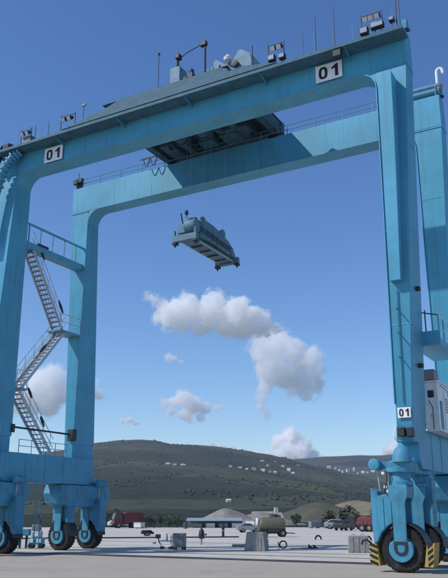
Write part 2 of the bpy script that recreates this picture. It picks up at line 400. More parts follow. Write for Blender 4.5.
# ------------------------------------------------------------------ the gantry crane
XL, XR = -22.3, 0.0
def mx(x): return XL - x                     # mirror a right-hand X to the left end
crane = empty('gantry_crane', (-11.15, 3.8, 0))
tag(crane, 'tall light blue steel gantry crane on rubber tyres marked 01', 'gantry crane')
ZB, ZT, FR = 21.74, 23.6, 0.95
NEAR = dict(y0=0.0, y1=1.05, yb0=-0.82, yb1=1.22)
FARP = dict(y0=6.63, y1=7.6, yb0=6.5, yb1=8.5)
def leg_sec(P, z, side):
    u = (z - 5.4) / (ZB - 5.4)
    x0, x1 = lerp(0.10, 0.0, u), lerp(0.74, 1.42, u)
    if side == 'L': x0, x1 = mx(x1), mx(x0)
    return [x0, x1, lerp(P['yb0'], P['y0'], u), lerp(P['yb1'], P['y1'], u), z]
def box_ring(m, x0, x1, y0, y1, z0, z1, t):
    m.box(x0 - t, x1 + t, y0 - t, y1 + t, z0, z1)
for P in (NEAR, FARP):
    g = MB().box(-23.74, 1.44, P['y0'] - .004, P['y1'] + .004, ZB, ZT)
    gird = g.build('girder', M['paint'], crane, bevel=0.03)
    for xs in (-20.2, -17.2, -14.2, -11.15, -8.1, -5.1, -2.1):
        MB().box(xs - .04, xs + .04, P['y0'] - .011, P['y1'] + .011, ZB + .03, ZT - .02).build('splice_plate', M['paint'], gird, False)
    MB().box(-23.9, 1.6, P['y0'] + .38, P['y0'] + .52, ZT + .002, ZT + .11).build('trolley_rail', M['dark'], gird, False)
    # girder end stop
    for xe in (-23.7, 1.3): MB().box(xe, xe + .22, P['y0'] + .3, P['y0'] + .62, ZT + .112, ZT + .6).build('end_stop', M['paint2'], gird, bevel=.02)
    for side in 'LR':
        b = leg_sec(P, 5.4, side); tp = leg_sec(P, ZB, side); tp[4] = ZB + .006
        sx = (-.1, .66) if side == 'R' else (mx(.66), mx(-.1))
        lo = [sx[0] + .05, sx[1] - .01, P['yb0'] + .32, P['yb1'] - .32, 4.75]
        leg = MB().loft([lo, b, tp]).build('leg', M['paint'], crane, bevel=0.025)
        c = leg_sec(P, ZB - .05, side)
        m = MB(); box_ring(m, c[0], c[1], c[2], c[3], ZB - .09, ZB - .012, .035); m.build('joint_flange', M['paint'], leg, bevel=.008)
        for zz in (9.4, 13.6, 17.7):
            c = leg_sec(P, zz, side); m = MB(); box_ring(m, c[0], c[1], c[2], c[3], zz - .03, zz + .03, .012); m.build('joint_flange', M['paint'], leg, bevel=.008)
        # curved corner gusset between leg and girder
        cx = XL if side == 'L' else XR; sg = 1 if side == 'L' else -1
        poly = [(cx - sg * .002, ZB + .002)] + [(cx + sg * FR * (1 - cos(a)), ZB - FR * (1 - sin(a))) for a in [i * pi / 2 / 12 for i in range(13)]]
        MB().prism(poly, 'y', P['y0'] + .006, P['y1'] - .006).build('corner_gusset', M['paint'], leg, False)
    # inner flange strip that follows leg, corner and girder soffit
    path = []
    for i in range(9):
        z = lerp(6.2, ZB - FR, i / 8); path.append((XL, z, 1, 0))
    for i in range(1, 12):
        a = i * pi / 2 / 12; path.append((XL + FR * (1 - cos(a)), ZB - FR * (1 - sin(a)), cos(a), -sin(a)))
    for i in range(9): path.append((lerp(XL + FR, XR - FR, i / 8), ZB, 0, -1))
    for i in range(11, 0, -1):
        a = i * pi / 2 / 12; path.append((XR - FR * (1 - cos(a)), ZB - FR * (1 - sin(a)), -cos(a), -sin(a)))
    for i in range(9):
        z = lerp(ZB - FR, 6.2, i / 8); path.append((XR, z, -1, 0))
    vs = []; fs = []
    for (x, z, nx, nz) in path:
        u = max(0, min(1, (z - 5.4) / (ZB - 5.4))); inn = lerp(0.10, 0, u)
        xx = x + (inn if x > -5 and nz == 0 else (-inn if x < -15 and nz == 0 else 0))
        ya, yb = lerp(P['yb0'], P['y0'], u) - .055, lerp(P['yb1'], P['y1'], u) + .055
        for y in (ya, yb):
            vs += [(xx - nx * .004, y, z - nz * .004), (xx + nx * .035, y, z + nz * .035)]
    for i in range(len(path) - 1):
        o = 4 * i
        fs += [(o, o + 4, o + 5, o + 1), (o + 2, o + 3, o + 7, o + 6), (o + 1, o + 5, o + 7, o + 3), (o, o + 2, o + 6, o + 4)]
    n = 4 * (len(path) - 1); fs += [(0, 1, 3, 2), (n, n + 2, n + 3, n + 1)]
    MB().add(vs, fs).build('inner_flange', M['paint'], crane, False)

# ---- number signs with built digits
def digit_zero(w, h, t, n=28):
    vs = []; fs = []
    def ring(a, b):
        out = []
        for k in range(n):
            q = 2 * pi * k / n; c, s_ = cos(q), sin(q)
            out.append((a * math.copysign(abs(c) ** 0.75, c), b * math.copysign(abs(s_) ** 0.75, s_)))
        return out
    o, i = ring(w / 2, h / 2), ring(w / 2 - t, h / 2 - t * 0.85); return o, i
def make_digit(ch, w, h, t, parent, loc, dep=.012):
    """digit facing -Y, centred on loc"""
    m = MB()
    if ch == '0':
        o, i = digit_zero(w, h, t); n = len(o)
        vs = [(u, -dep, v) for u, v in o] + [(u, -dep, v) for u, v in i] + [(u, 0, v) for u, v in o] + [(u, 0, v) for u, v in i]
        fs = []
        for k in range(n):
            j = (k + 1) % n
            fs += [(k, j, n + j, n + k), (2 * n + k, 3 * n + k, 3 * n + j, 2 * n + j), (k, 2 * n + k, 2 * n + j, j), (n + k, n + j, 3 * n + j, 3 * n + k)]
        m.add(vs, fs)
    else:
        a = w * 0.42
        m.prism([(a - t * 1.1, -h / 2), (a, -h / 2), (a, h / 2), (a - t * 0.75, h / 2), (a - t * 1.7, h * .34), (a - t * 2.3, h * .27), (a - t * 2.3, h * .12), (a - t * 1.1, h * .2)], 'y', -dep, 0)
    o = m.build('digit_zero' if ch == '0' else 'digit_one', M['black'], None, False, off=(0, 0, 0))
    o.parent = parent; o.location = Vector(loc) - world_loc(parent)
    return o
def number_sign(x0, x1, z0, z1, y, tilt=0.0):
    b = MB().box(x0, x1, y - .025, y, z0, z1).build('number_sign', M['signwhite'], crane, bevel=.004)
    w, h = x1 - x0, z1 - z0
    make_digit('0', w * .33, h * .72, w * .10, b, (x0 + w * .29, y - .027, (z0 + z1) / 2))
    make_digit('1', w * .36, h * .72, w * .105, b, (x0 + w * .70, y - .027, (z0 + z1) / 2))
    for xx in (x0 + .05, x1 - .05): MB().box(xx - .02, xx + .02, y - .001, y + .06, z0 + .1, z1 - .1).build('bracket', M['galv'], b, False)
    return b
number_sign(-2.93, -1.58, 21.86, 22.76, -.10)
number_sign(-20.15, -18.78, 21.80, 22.72, -.10)
number_sign(.20, .72, 5.62, 6.02, -.89)
MB().box(-1.74, -1.34, -.925, -.68, 22.48, 22.855).build('junction_box', M['dark'], crane, bevel=.02)

# ---- walkway along the near girder
deck = MB().box(-23.7, 1.6, -.93, -.008, 22.90, 22.965).box(-23.7, 1.6, -.965, -.932, 22.86, 23.03)
wk = deck.build('walkway', M['deck'], crane, False)
tr = MB().prism([(-18.2, 23.09), (-16.0, 23.44), (-6.3, 23.46), (-4.6, 23.09)], 'y', -.975, -.70)
tr.build('cable_trough', M['deck'], wk, False)
brk = MB().prism([(-.90, 22.898), (-.01, 22.898), (-.01, 22.62), (-.08, 22.62)], 'x', 0, .03)
b0 = brk.build('bracket', M['paint'], wk, False, off=(0, 0, 0)); b0.location = Vector((-23.2, 0, 0)) - world_loc(wk)
xx = -18.8
while xx < 1.3: inst(b0, Vector((xx, 0, 0)) - world_loc(wk), wk); xx += 4.4
po = MB().tube([(0, 0, 23.05), (0, 0, 23.98)], .009, 6).build('railing_post', M['bluesteel'], wk, off=(0, 0, 0)); po.location = Vector((-23.5, -.95, 0)) - world_loc(wk)
xx = -21.6
while xx < 1.5: inst(po, Vector((xx, -.95, 0)) - world_loc(wk), wk); xx += 1.9
for z in (23.55, 23.98): MB().tube([(-23.5, -.95, z), (1.4, -.95, z)], .006, 6).build('handrail', M['bluesteel'], wk)

# ---- low rail fence on the far girder
wk2 = MB().box(-23.4, 1.4, 7.05, 7.58, ZT + .13, ZT + .17).build('walkway', M['bluesteel'], crane, False)
p2 = MB().tube([(0, 0, ZT), (0, 0, ZT + .62)], .03, 6).build('railing_post', M['bluesteel'], wk2, off=(0, 0, 0)); p2.location = Vector((-23.3, 6.70, 0)) - world_loc(wk2)
xx = -21.5
while xx < 1.5: inst(p2, Vector((xx, 6.70, 0)) - world_loc(wk2), wk2); xx += 1.75
for z in (ZT + .3, ZT + .6): MB().tube([(-23.3, 6.70, z), (1.45, 6.70, z)], .028, 6).build('handrail', M['bluesteel'], wk2)
MB().box(-.4, 1.45, 6.75, 7.5, ZT + .175, ZT + .78).build('equipment_cage', M['bluesteel'], crane, bevel=.03)

# ---- white curved vent pipe at the end of the far girder
vp = [(1.35, 6.9, 24.3), (1.36, 6.9, 25.1)] + [(1.36 + .16 * (1 - cos(a)), 6.9, 25.1 + .2 * sin(a)) for a in [i * pi / 8 for i in range(1, 8)]] + [(1.70, 6.9, 24.95)]
v_ = MB().tube(vp, .085, 12).build('vent_pipe', M['white'], crane)
MB().lathe([(.02, -.22), (.17, -.15), (.2, 0), (.17, .15), (.02, .22)], (1.42, 6.9, 24.15), n=16).build('ball_joint', M['acgrey'], v_)

# ---- sill beams, wheels and their forks
def sill_x(side): return (-.22, .65) if side == 'R' else (mx(.65), mx(-.28))
sills = {}
for side in 'LR':
    a, b = sill_x(side)
    s_ = MB().loft([[a, b, .55, 7.7, 3.74], [a, b, .25, 8.25, 4.1], [a, b, .25, 8.25, 5.05], [a + .02, b - .02, .35, 8.15, 5.32]]).build('sill_beam', M['paint'], crane, bevel=.03)
    sills[side] = s_
    for y in (2.2, 3.8, 5.4): MB().box(a - .02, b + .02, y - .04, y + .04, 3.80, 5.25).build('stiffener', M['paint'], s_, False)
    for ya, yb in ((-1.45, .9), (6.7, 9.05)): MB().box(a + .12, b - .12, ya, yb, 3.55, 3.98).build('equaliser_beam', M['paint2'], s_, bevel=.04)
    # railing on the sill
    xr = b - .06 if side == 'L' else b - .06
    for y in (1.6, 2.6, 3.6, 4.6, 5.6): MB().tube([(xr, y, 5.3), (xr, y, 6.05)], .022, 6).build('railing_post', M['bluesteel'], s_)
    for z in (5.7, 6.05): MB().tube([(xr, 1.6, z), (xr, 5.6, z)], .02, 6).build('handrail', M['bluesteel'], s_)
RW = 0.82
M['rim'] = surf('dirty_rim_paint', (0.045, 0.20, 0.33), 0.6, var=0.25, scale=3, streak=0.4, grime=0.8, dirt=(0.05, 0.055, 0.055), rust=0.9)
def make_bogie(loc):
    e = empty('wheel_bogie', Vector(loc) - world_loc(crane), crane)
    o = Vector((0, 0, 0))
    def part(m, name, mat, bevel=0.0, smooth=True):
        q = m.build(name, mat, None, smooth, off=(0, 0, 0), bevel=bevel); q.parent = e; return q
    # tyre: rounded section with tread blocks, axle along Y
    prof = [(.46, -.27), (.52, -.32), (.66, -.335), (.75, -.325), (.80, -.28), (RW, -.21), (RW, .21), (.80, .28), (.75, .325), (.66, .335), (.52, .32), (.46, .27)]
    tb = MB().lathe(prof, (0, 0, RW), 'y', 40)
    for k in range(28):
        a = 2 * pi * k / 28
        for sgn in (-1, 1):
            a2 = a + (pi / 28 if sgn > 0 else 0)
            p = Vector((sin(a2) * (RW + .002), sgn * .10, RW + cos(a2) * (RW + .002))); q = Vector((sin(a2 + .1) * (RW + .002), sgn * .29, RW + cos(a2 + .1) * (RW - .012)))
            tb.bar(p, q, .075, .03, up=(sin(a2), 0, cos(a2)))
    part(tb, 'tyre', M['rubber'])
    part(MB().lathe([(.05, -.38), (.16, -.38), (.18, -.32), (.30, -.29), (.44, -.30), (.475, -.335), (.475, .335), (.44, .30), (.30, .29), (.18, .32), (.16, .38), (.05, .38)], (0, 0, RW), 'y', 32), 'rim', M['rim'])
    nt = MB()
    for k in range(12):
        a = 2 * pi * k / 12; nt.lathe([(.028, -.33), (.028, -.285)], (.24 * sin(a), 0, RW + .24 * cos(a)), 'y', 6)
    part(nt, 'wheel_nuts', M['galv'], smooth=False)['kind'] = 'stuff'
    # fork: crown and two tapered arms ending in round bosses
    for sgn in (-1, 1):
        y0, y1 = (sgn * .39, sgn * .48)
        arm = [(-.36, 3.08), (.36, 3.08), (.36, 2.72), (.25, 2.45), (.24, 1.1)] + [(.47 * sin(a) * .98, RW + .47 * cos(a) * .98) for a in [radians(60 + 20 * i) for i in range(13)]] + [(-.24, 1.1), (-.25, 2.45), (-.36, 2.72)]
        part(MB().prism(arm, 'y', min(y0, y1), max(y0, y1)), 'fork_arm', M['paint2'], bevel=.015, smooth=False)
        # horseshoe axle keeper on the boss
        ys = sgn * .482; out = []; inn = []
        for i in range(13):
            a = radians(-90 - 180 * i / 12); out.append((.27 * cos(a + pi / 2) , RW + .05 + .27 * sin(a + pi / 2) - .05)); inn.append((.17 * cos(a + pi / 2), RW + .17 * sin(a + pi / 2)))
        out = [(-.25, RW + .26)] + [(.25 * cos(a), RW + .02 + .25 * sin(a)) for a in [radians(180 + 15 * i) for i in range(13)]] + [(.25, RW + .26)]
        inn = [(-.15, RW + .17)] + [(.15 * cos(a), RW + .02 + .15 * sin(a)) for a in [radians(180 + 15 * i) for i in range(13)]] + [(.15, RW + .17)]
        n = len(out); vs = []; fs = []
        for yy in (ys, ys + sgn * .03):
            vs += [(u, yy, v) for u, v in out] + [(u, yy, v) for u, v in inn]
        for k in range(n):
            j = (k + 1) % n
            fs += [(k, j, n + j, n + k), (2 * n + k, 3 * n + k, 3 * n + j, 2 * n + j), (k, 2 * n + k, 2 * n + j, j), (n + k, n + j, 3 * n + j, 3 * n + k)]
        part(MB().add(vs, fs), 'axle_keeper', M['dark'], smooth=False)
    part(MB().box(-.35, .35, -.388, .388, 2.60, 3.065), 'fork_crown', M['paint2'], bevel=.03)
    part(MB().lathe([(.30, 3.05), (.48, 3.08), (.48, 3.22), (.40, 3.26), (.38, 3.5), (.52, 3.56), (.52, 3.72)], (0, 0, 0), 'z', 28), 'slewing_ring', M['paint2'])
    # quarter mudguard over the tyre
    vs = []; fs = []; nn = 12
    for i in range(nn + 1):
        a = radians(-28 + 118 * i / nn)
        for rr_ in (.90, .935):
            for yy in (-.375, .375): vs.append((sin(a) * rr_, yy, RW + cos(a) * rr_))
    for i in range(nn):
        o_ = 4 * i; fs += [(o_, o_ + 1, o_ + 5, o_ + 4), (o_ + 2, o_ + 6, o_ + 7, o_ + 3), (o_, o_ + 4, o_ + 6, o_ + 2), (o_ + 1, o_ + 3, o_ + 7, o_ + 5)]
    fs += [(0, 2, 3, 1), (4 * nn, 4 * nn + 1, 4 * nn + 3, 4 * nn + 2)]
    part(MB().add(vs, fs), 'mudguard', M['dark'])
    return e
WY = [-1.05, 1.5, 6.1, 8.65]
proto = make_bogie((.17, WY[0], 0))
for side in 'LR':
    for y in WY:
        if side == 'R' and y == WY[0]: continue
        c = copy_tree(proto, crane); c.location = Vector((.17 if side == 'R' else mx(.17), y, 0)) - world_loc(crane)
        # arched gear housing over the wheel
        arch = [(.56 * 1.02, 1.45), (.60, 3.35), (.45, 3.52), (-.45, 3.52), (-.60, 3.35), (-.57, 1.45), (-.45, 1.62), (-.2, 1.72), (.2, 1.72), (.45, 1.62)]
        gh = MB().prism(arch, 'y', -.26, .385).build('gear_housing', M['paint2'], None, False, off=(0, 0, 0), bevel=.03); gh.parent = c
        for zz in (2.1, 2.5, 2.9):
            q = MB().box(.592, .615, -.2, .33, zz, zz + .05).build('rib', M['paint2'], None, False, off=(0, 0, 0)); q.parent = c

# heavy box frames that join each pair of wheels under the sill beams
for side, ya, yb in (('L', -2.2, 2.5), ('L', 4.95, 9.75), ('R', 4.95, 9.75)):
    xc = .17 if side == 'R' else mx(.17)
    bf = MB().prism([(ya, 3.2), (ya + .25, 2.62), (ya + .9, 2.45), (yb - .9, 2.45), (yb - .25, 2.62), (yb, 3.2), (yb - .15, 3.70), (ya + .15, 3.70)], 'x', xc - .64, xc + .64).build('bogie_frame', M['paint2'], crane, bevel=.04, smooth=False)
    for y in (ya + .5, (ya + yb) / 2, yb - .5): MB().box(xc - .66, xc + .66, y - .04, y + .04, 2.75, 3.55).build('stiffener', M['paint2'], bf, False)
# ---- drive casing, motor, guards and hose on the near corner (the right-hand end) and repeated on the other bogies
def drive_set(x, y, sg, guards):
    b = world_loc(crane)
    d = empty('wheel_drive', Vector((x, y, 0)) - b, crane)
    def part(m, name, mat, bevel=0.0, smooth=True):
        q = m.build(name, mat, None, smooth, off=(0, 0, 0), bevel=bevel); q.parent = d; return q
    X = lambda v: sg * v
    cas = [(-1.05, 3.00), (-.78, 2.86), (-.76, 2.70), (-.46, 2.76), (-.265, 2.60), (-.265, 1.72), (-.46, 1.62), (-.70, 1.38), (-.86, 1.06), (-1.0, 1.0), (-1.04, 1.5)]
    part(MB().prism([(X(u), v) for u, v in cas], 'y', -.46, .26), 'chain_casing', M['paint2'], bevel=.03, smooth=False)
    part(MB().box(*sorted((X(-.62), X(-.57))), -.485, -.462, 1.5, 2.6), 'rib', M['paint2'])
    # horizontal drive motor with cooling ribs
    part(MB().lathe([(.05, -.02), (.17, 0), (.20, .05), (.20, .62), (.14, .70), (.05, .70)], (X(-.86), -.35, 3.86), 'y', 20), 'motor', M['paint2'])
    part(MB().lathe([(.13, 0), (.21, .02), (.21, .16), (.13, .18)], (X(-.86), -.50, 3.86), 'y', 20), 'motor_cap', M['paint'])
    part(MB().tube([(X(-.80), -.2, 3.66), (X(-.74), -.2, 2.9)], .035, 8), 'motor_post', M['galv'])
    part(MB().box(*sorted((X(-.92), X(-.20))), .0, .10, 3.72, 3.98), 'motor_bracket', M['paint2'], bevel=.02)
    # hydraulic hoses
    h = [(X(-.42), -.36, 3.6), (X(-.38), -.46, 3.3), (X(-.46), -.46, 3.0), (X(-.50), -.42, 2.75)]
    part(MB().tube(h, .022, 7), 'hose', M['dark'])
    h = [(X(-.30), -.36, 3.55), (X(-.24), -.47, 3.25), (X(-.33), -.45, 2.9), (X(-.35), -.40, 2.7)]
    part(MB().tube(h, .022, 7), 'hose', M['dark'])
    for q in ((-.52, 3.52), (-.46, 3.02), (-.36, 2.86)):
        part(MB().lathe([(.02, -.05), (.06, -.04), (.06, .03), (.03, .05)], (X(q[0]), -.42, q[1]), 'y', 10), 'coupling', M['white'])
    if guards:
        for s2, x0, x1 in ((1, -1.22, -.93), (-1, .92, 1.22)):
            g = part(MB().prism([(X(x0), .95), (X(x1), 1.05), (X(x1 + .10 * s2), .22), (X(x0 + .12 * s2), .22)], 'y', -.42, .30), 'wheel_guard', M['yellow'], bevel=.012, smooth=False)
            for k in range(4):   # diagonal black warning bands, thin plates on the face
                zc = .34 + k * .2
                if s2 > 0: q = [(x0 + .02, zc + .10), (x0 + .02, zc), (x1 + .03, zc - .12), (x1 + .03, zc - .02)]
                else: q = [(x0 + .03, zc - .10), (x0 + .03, zc), (x1 - .08, zc + .14), (x1 - .08, zc + .04)]
                w = MB().prism([(X(a), c) for a, c in q], 'y', -.434, -.424).build('warning_band', M['black'], None, False, off=(0, 0, 0)); w.parent = g
        part(MB().tube([(X(-1.18), -.2, .98), (X(-1.35), -.25, 1.12), (X(-1.5), -.3, 1.08), (X(-1.55), -.3, .95)], .04, 8), 'hose', M['dark'])
    return d
drive_set(.17, WY[0], 1, True)
drive_set(.17, WY[2], 1, False)
drive_set(mx(.17), WY[1], -1, False)
drive_set(mx(.17), WY[3], -1, False)
# bell-shaped cover on the end of the right-hand sill beam
MB().lathe([(.40, 0), (.37, .22), (.30, .45), (.18, .58), (.05, .62)], (.36, -1.22, 3.92), 'z', 24).build('bell_cover', M['paint2'], crane)
# lamps and boxes at the foot of the near leg
MB().box(.14, .42, -.92, -.62, 4.92, 5.26).build('foot_lamp_box', M['dark'], crane, bevel=.02)
MB().box(.50, .74, -.92, -.62, 4.90, 5.24).build('foot_lamp_box', M['dark'], crane, bevel=.02)
MB().tube([(.10, -.85, 5.3), (.02, -1.0, 5.0), (.08, -1.05, 4.8), (.3, -1.0, 4.72)], .02, 6).build('foot_rail', M['galv'], crane)

# ---- deep cable duct on the face of the right-hand near leg
du = MB().loft([[.25, .70, -.92, -.30, 11.2], [.28, .90, -.92, -.12, 18.0], [.34, .94, -.92, -.02, 20.9]])
du.build('cable_duct', M['paint'], crane, bevel=.015)
# thin vertical conduit below it and small lamp brackets on the leg edge
MB().tube([(.42, -.62, 10.9), (.42, -.86, 6.2)], .03, 8).build('conduit', M['paint2'], crane)
for k, z in enumerate((10.0, 9.0, 8.0)):
    MB().bar((.45, -.68 - .04 * k, z), (.45, -1.05 - .04 * k, z), .04, .04).build('step_rung', M['paint2'], crane)
for z in (11.0, 7.75): MB().box(.90 if z > 9 else .80, 1.16 if z > 9 else 1.04, .2, .45, z, z + .16).build('lamp_bracket', M['dark'], crane, bevel=.02)

# ---- electrical house on the right-hand sill
eh = MB().box(-.55, 1.19, 1.78, 6.2, 5.34, 7.36).build('electrical_house', M['white'], crane, bevel=.03)
MB().box(-.60, 1.24, 1.72, 6.26, 7.365, 7.43).build('roof', M['white'], eh, bevel=.015)
MB().box(.62, 1.10, 1.76, 2.5, 7.435, 7.92).build('air_conditioner', M['acgrey'], eh, bevel=.03)
MB().box(.76, 1.02, 1.755, 1.778, 6.72, 7.02).build('window', M['glass'], eh, bevel=.006)
dr = MB().box(.62, .90, 1.750, 1.777, 5.42, 6.45).build('door', M['white'], eh, bevel=.01)
MB().box(.86, .88, 1.735, 1.749, 5.9, 6.02).build('handle', M['dark'], dr)
MB().tube([(.93, 1.74, 5.4), (.95, 1.70, 6.3), (.80, 1.70, 6.62)], .016, 6).build('pipe', M['dark'], eh)
MB().box(1.195, 1.22, 2.0, 2.35, 5.42, 6.6).build('panel', M['paint2'], eh, bevel=.01)
for k in range(4):
    y = 2.75 + k * .85
    MB().box(1.192, 1.215, y, y + .72, 5.45, 7.1).build('panel', M['white'], eh, bevel=.012)
    for j in range(6): MB().box(1.217, 1.228, y + .12, y + .6, 6.2 + j * .11, 6.25 + j * .11).build('louvre', M['acgrey'], eh, False)
MB().tube([(1.1, 2.2, 7.4), (1.45, 2.4, 7.0), (1.5, 2.5, 6.3)], .03, 8).build('pipe', M['galv'], eh)

# ---- access platform between the right-hand legs
pf = MB().box(.45, 1.62, 1.15, 4.6, 8.80, 8.90).box(.45, 1.62, 1.15, 1.21, 8.905, 9.42).box(1.56, 1.62, 1.215, 4.6, 8.905, 9.1).build('access_platform', M['paint'], crane, False)
for y in (1.25, 2.1, 2.95, 3.8, 4.55): MB().tube([(1.58, y, 8.9), (1.58, y, 10.1)], .028, 6).build('railing_post', M['bluesteel'], pf)
for z in (9.55, 10.1): MB().tube([(1.58, 1.25, z), (1.58, 4.55, z)], .025, 6).build('handrail', M['white'], pf)
for x in (.55, 1.05): MB().tube([(x, 1.2, 8.9), (x, 1.2, 10.35)], .03, 6).build('railing_post', M['dark'], pf)
MB().tube([(.55, 1.2, 10.35), (1.58, 1.25, 10.1)], .025, 6).build('handrail', M['dark'], pf)
MB().bar((.6, 1.25, 8.8), (.6, 1.1, 7.9), .08, .08).build('brace', M['paint'], pf)

# ---- left end: tie walkway, pipe, stairs
tie = MB().box(-23.15, -22.45, 1.05, 6.66, 17.5, 17.86).build('tie_beam', M['paint'], crane, bevel=.02)
for y in (1.5, 2.5, 3.6, 4.7, 5.8): MB().bar((-22.5, y, 17.86), (-22.5, y, 18.95), .06, .06).build('railing_post', M['bluesteel'], tie)
MB().bar((-22.5, 1.1, 19.0), (-22.5, 6.64, 19.0), .09, .12).build('handrail', M['paint'], tie)
MB().box(-22.60, -22.40, 2.3, 3.2, 17.862, 18.0).build('lamp_box', M['dark'], tie, bevel=.02)
pp = MB().tube([(-22.55, 1.15, 6.75), (-22.55, 6.6, 6.75)], .055, 10).build('tie_pipe', M['dark'], crane)
MB().box(-22.62, -22.28, 1.16, 1.42, 6.42, 6.88).build('pipe_bracket', M['dark'], pp, bevel=.02)
MB().box(-22.66, -22.22, 6.25, 6.62, 6.35, 7.05).build('pipe_bracket', M['dark'], pp, bevel=.02)

def stair(p, q, w, nst, white_panel=None):
    """flight of open treads from p (low) to q (high), running along Y, centred in X on p"""
    p = Vector(p); q = Vector(q)
    m = MB()
    for sx in (-w / 2, w / 2): m.bar(p + Vector((sx, 0, 0)), q + Vector((sx, 0, 0)), .05, .20, up=(0, 0, 1))
    f = m.build('stair_flight', M['galv'], crane, False)
    base = world_loc(f)
    t0 = None
    for i in range(1, nst):
        c = p.lerp(q, i / nst)
        if t0 is None:
            t0 = MB().box(-w / 2 + .02, w / 2 - .02, -.12, .12, -.022, .022).build('tread', M['acgrey'], f, False, off=(0, 0, 0)); t0.location = c - base
        else: inst(t0, c - base, f)
    for sx in (-w / 2, w / 2):
        for hh in (.5, 1.0):
            MB().tube([p + Vector((sx, 0, hh)), q + Vector((sx, 0, hh))], .02, 6).build('handrail', M['galv'], f)
        for i in range(5):
            c = p.lerp(q, (i + .3) / 5 + .02); MB().tube([c + Vector((sx, 0, 0)), c + Vector((sx, 0, 1.0))], .018, 6).build('railing_post', M['galv'], f)
    return f
SX = -22.95
f1 = stair((SX, 5.1, 13.1), (SX, 1.95, 17.7), .75, 18)
f2 = stair((SX, 1.9, 9.0), (SX, 5.3, 13.0), .75, 16)
f3 = stair((SX, 4.9, 5.35), (SX, 1.75, 8.9), .75, 15)
for y0, y1, z in ((4.6, 6.55, 12.98), (1.25, 2.2, 8.88)):
    ld = MB().box(SX - .5, SX + .62, y0, y1, z, z + .10).build('stair_landing', M['bluesteel'], crane, False)
    for y in (y0 + .05, (y0 + y1) / 2, y1 - .05):
        MB().tube([(SX + .6, y, z + .1), (SX + .6, y, z + 1.1)], .02, 6).build('railing_post', M['galv'], ld)
    for zz in (z + .6, z + 1.1): MB().tube([(SX + .6, y0 + .05, zz), (SX + .6, y1 - .05, zz)], .02, 6).build('handrail', M['galv'], ld)
# dark hand lamps clipped along the stairs
for c, d in (((SX + .42, 2.5, 17.9), (0, .5, -.75)), ((SX + .42, 4.55, 14.9), (0, .45, -.70)), ((SX + .42, 3.2, 11.35), (0, .5, .55)), ((SX + .42, 2.45, 9.1), (0, .35, -.55)), ((SX + .42, 3.65, 7.55), (0, .35, -.55))):
    MB().tube([Vector(c), Vector(c) + Vector(d) * .5, Vector(c) + Vector(d)], [.05, .09, .05], 8).build('stair_lamp', M['dark'], crane)

# ---- ribbed cable conduit curling over the top left corner, with its dark hood
cp = [(-21.95, -.42, 22.85), (-22.35, -.55, 22.55), (-22.75, -.62, 22.0), (-23.05, -.66, 21.3), (-23.25, -.68, 20.4), (-23.35, -.70, 19.0), (-23.35, -.75, 17.0)]
cc = MB().tube(cp, .24, 12).build('cable_conduit', M['paint2'], crane)
for i in range(9):
    u = i / 9 * 4; k = int(u); a = Vector(cp[k]).lerp(Vector(cp[k + 1]), u - k); d = (Vector(cp[k + 1]) - Vector(cp[k])).normalized() * .07
    MB().tube([a - d, a - d * .6, a + d * .6, a + d], [.25, .34, .34, .25], 14).build('rib', M['paint'], cc)
MB().box(-23.05, -22.55, -.75, -.1, 22.97, 23.5).build('junction_box', M['dark'], crane, bevel=.04)
MB().prism([(-23.2, 23.2), (-23.05, 23.4), (-23.75, 22.3), (-23.85, 22.4)], 'y', -.8, -.3).build('corner_hood', M['dark'], crane, False)

# ---- floodlight frames, posts and aerials along the near walkway
def flood(x0, x1, ztop, lamps, yy=-.93):
    f = MB()
    for x in (x0, x1): f.tube([(x, yy, 23.0), (x, yy, ztop)], .022, 6)
    f.tube([(x0, yy, ztop - .12), (x1, yy, ztop - .12)], .02, 6)
    o = f.build('floodlight_frame', M['dark'], crane)
    for x in lamps:
        lh = MB().prism([(yy - .22, ztop - .30), (yy + .10, ztop - .18), (yy + .10, ztop - .36), (yy - .12, ztop - .52)], 'x', x - .15, x + .15).build('lamp_head', M['dark'], o, bevel=.02)
        MB().prism([(yy - .226, ztop - .31), (yy - .130, ztop - .52), (yy - .118, ztop - .50), (yy - .21, ztop - .30)], 'x', x - .12, x + .12).build('lamp_glass', M['lamp'], lh, False)
    return o
def low_flood(x, y, z, s=1.0):
    o = MB().box(x - .20 * s, x + .20 * s, y - .1, y + .16, z, z + .34 * s).build('floodlight', M['dark'], crane, bevel=.03)
    MB().box(x - .16 * s, x + .16 * s, y - .125, y - .102, z + .04, z + .30 * s).build('lamp_glass', M['lamp'], o)
    MB().tube([(x, y + .05, z - .35), (x, y + .05, z + .02)], .025, 6).build('stand', M['dark'], o)
flood(-21.35, -20.55, 23.92, (-21.15, -20.78))
MB().box(-21.3, -20.6, -.9, -.55, 22.97, 23.45).build('junction_box', M['acgrey'], crane, bevel=.03)
flood(-18.28, -17.25, 24.02, (-18.0, -17.6))
flood(-5.05, -4.2, 24.25, (-4.75, -4.42)); low_flood(-4.85, -.95, 23.25, .9); low_flood(-4.3, -.95, 23.2, .8)
flood(-.27, .72, 24.20, (-.05, .22, .5)); low_flood(-.15, -.95, 23.12, 1.0); low_flood(.35, -.95, 23.25, .9); low_flood(.62, -.95, 23.25, .8)
low_flood(1.15, -.95, 23.35, .6)
for x, zt, r in ((-20.25, 23.9, .018), (-19.25, 23.95, .014), (-16.68, 24.3, .016), (-2.55, 25.0, .020), (-1.6, 25.25, .020), (-3.2, 24.4, .012), (1.50, 25.6, .022), (1.36, 24.6, .03)):
    MB().tube([(x, -.9, 22.97), (x, -.9, zt)], r, 6).build('aerial_post', M['dark'], crane)
MB().box(-16.8, -16.55, -.95, -.85, 24.2, 24.36).build('aerial_head', M['acgrey'], crane, bevel=.02)
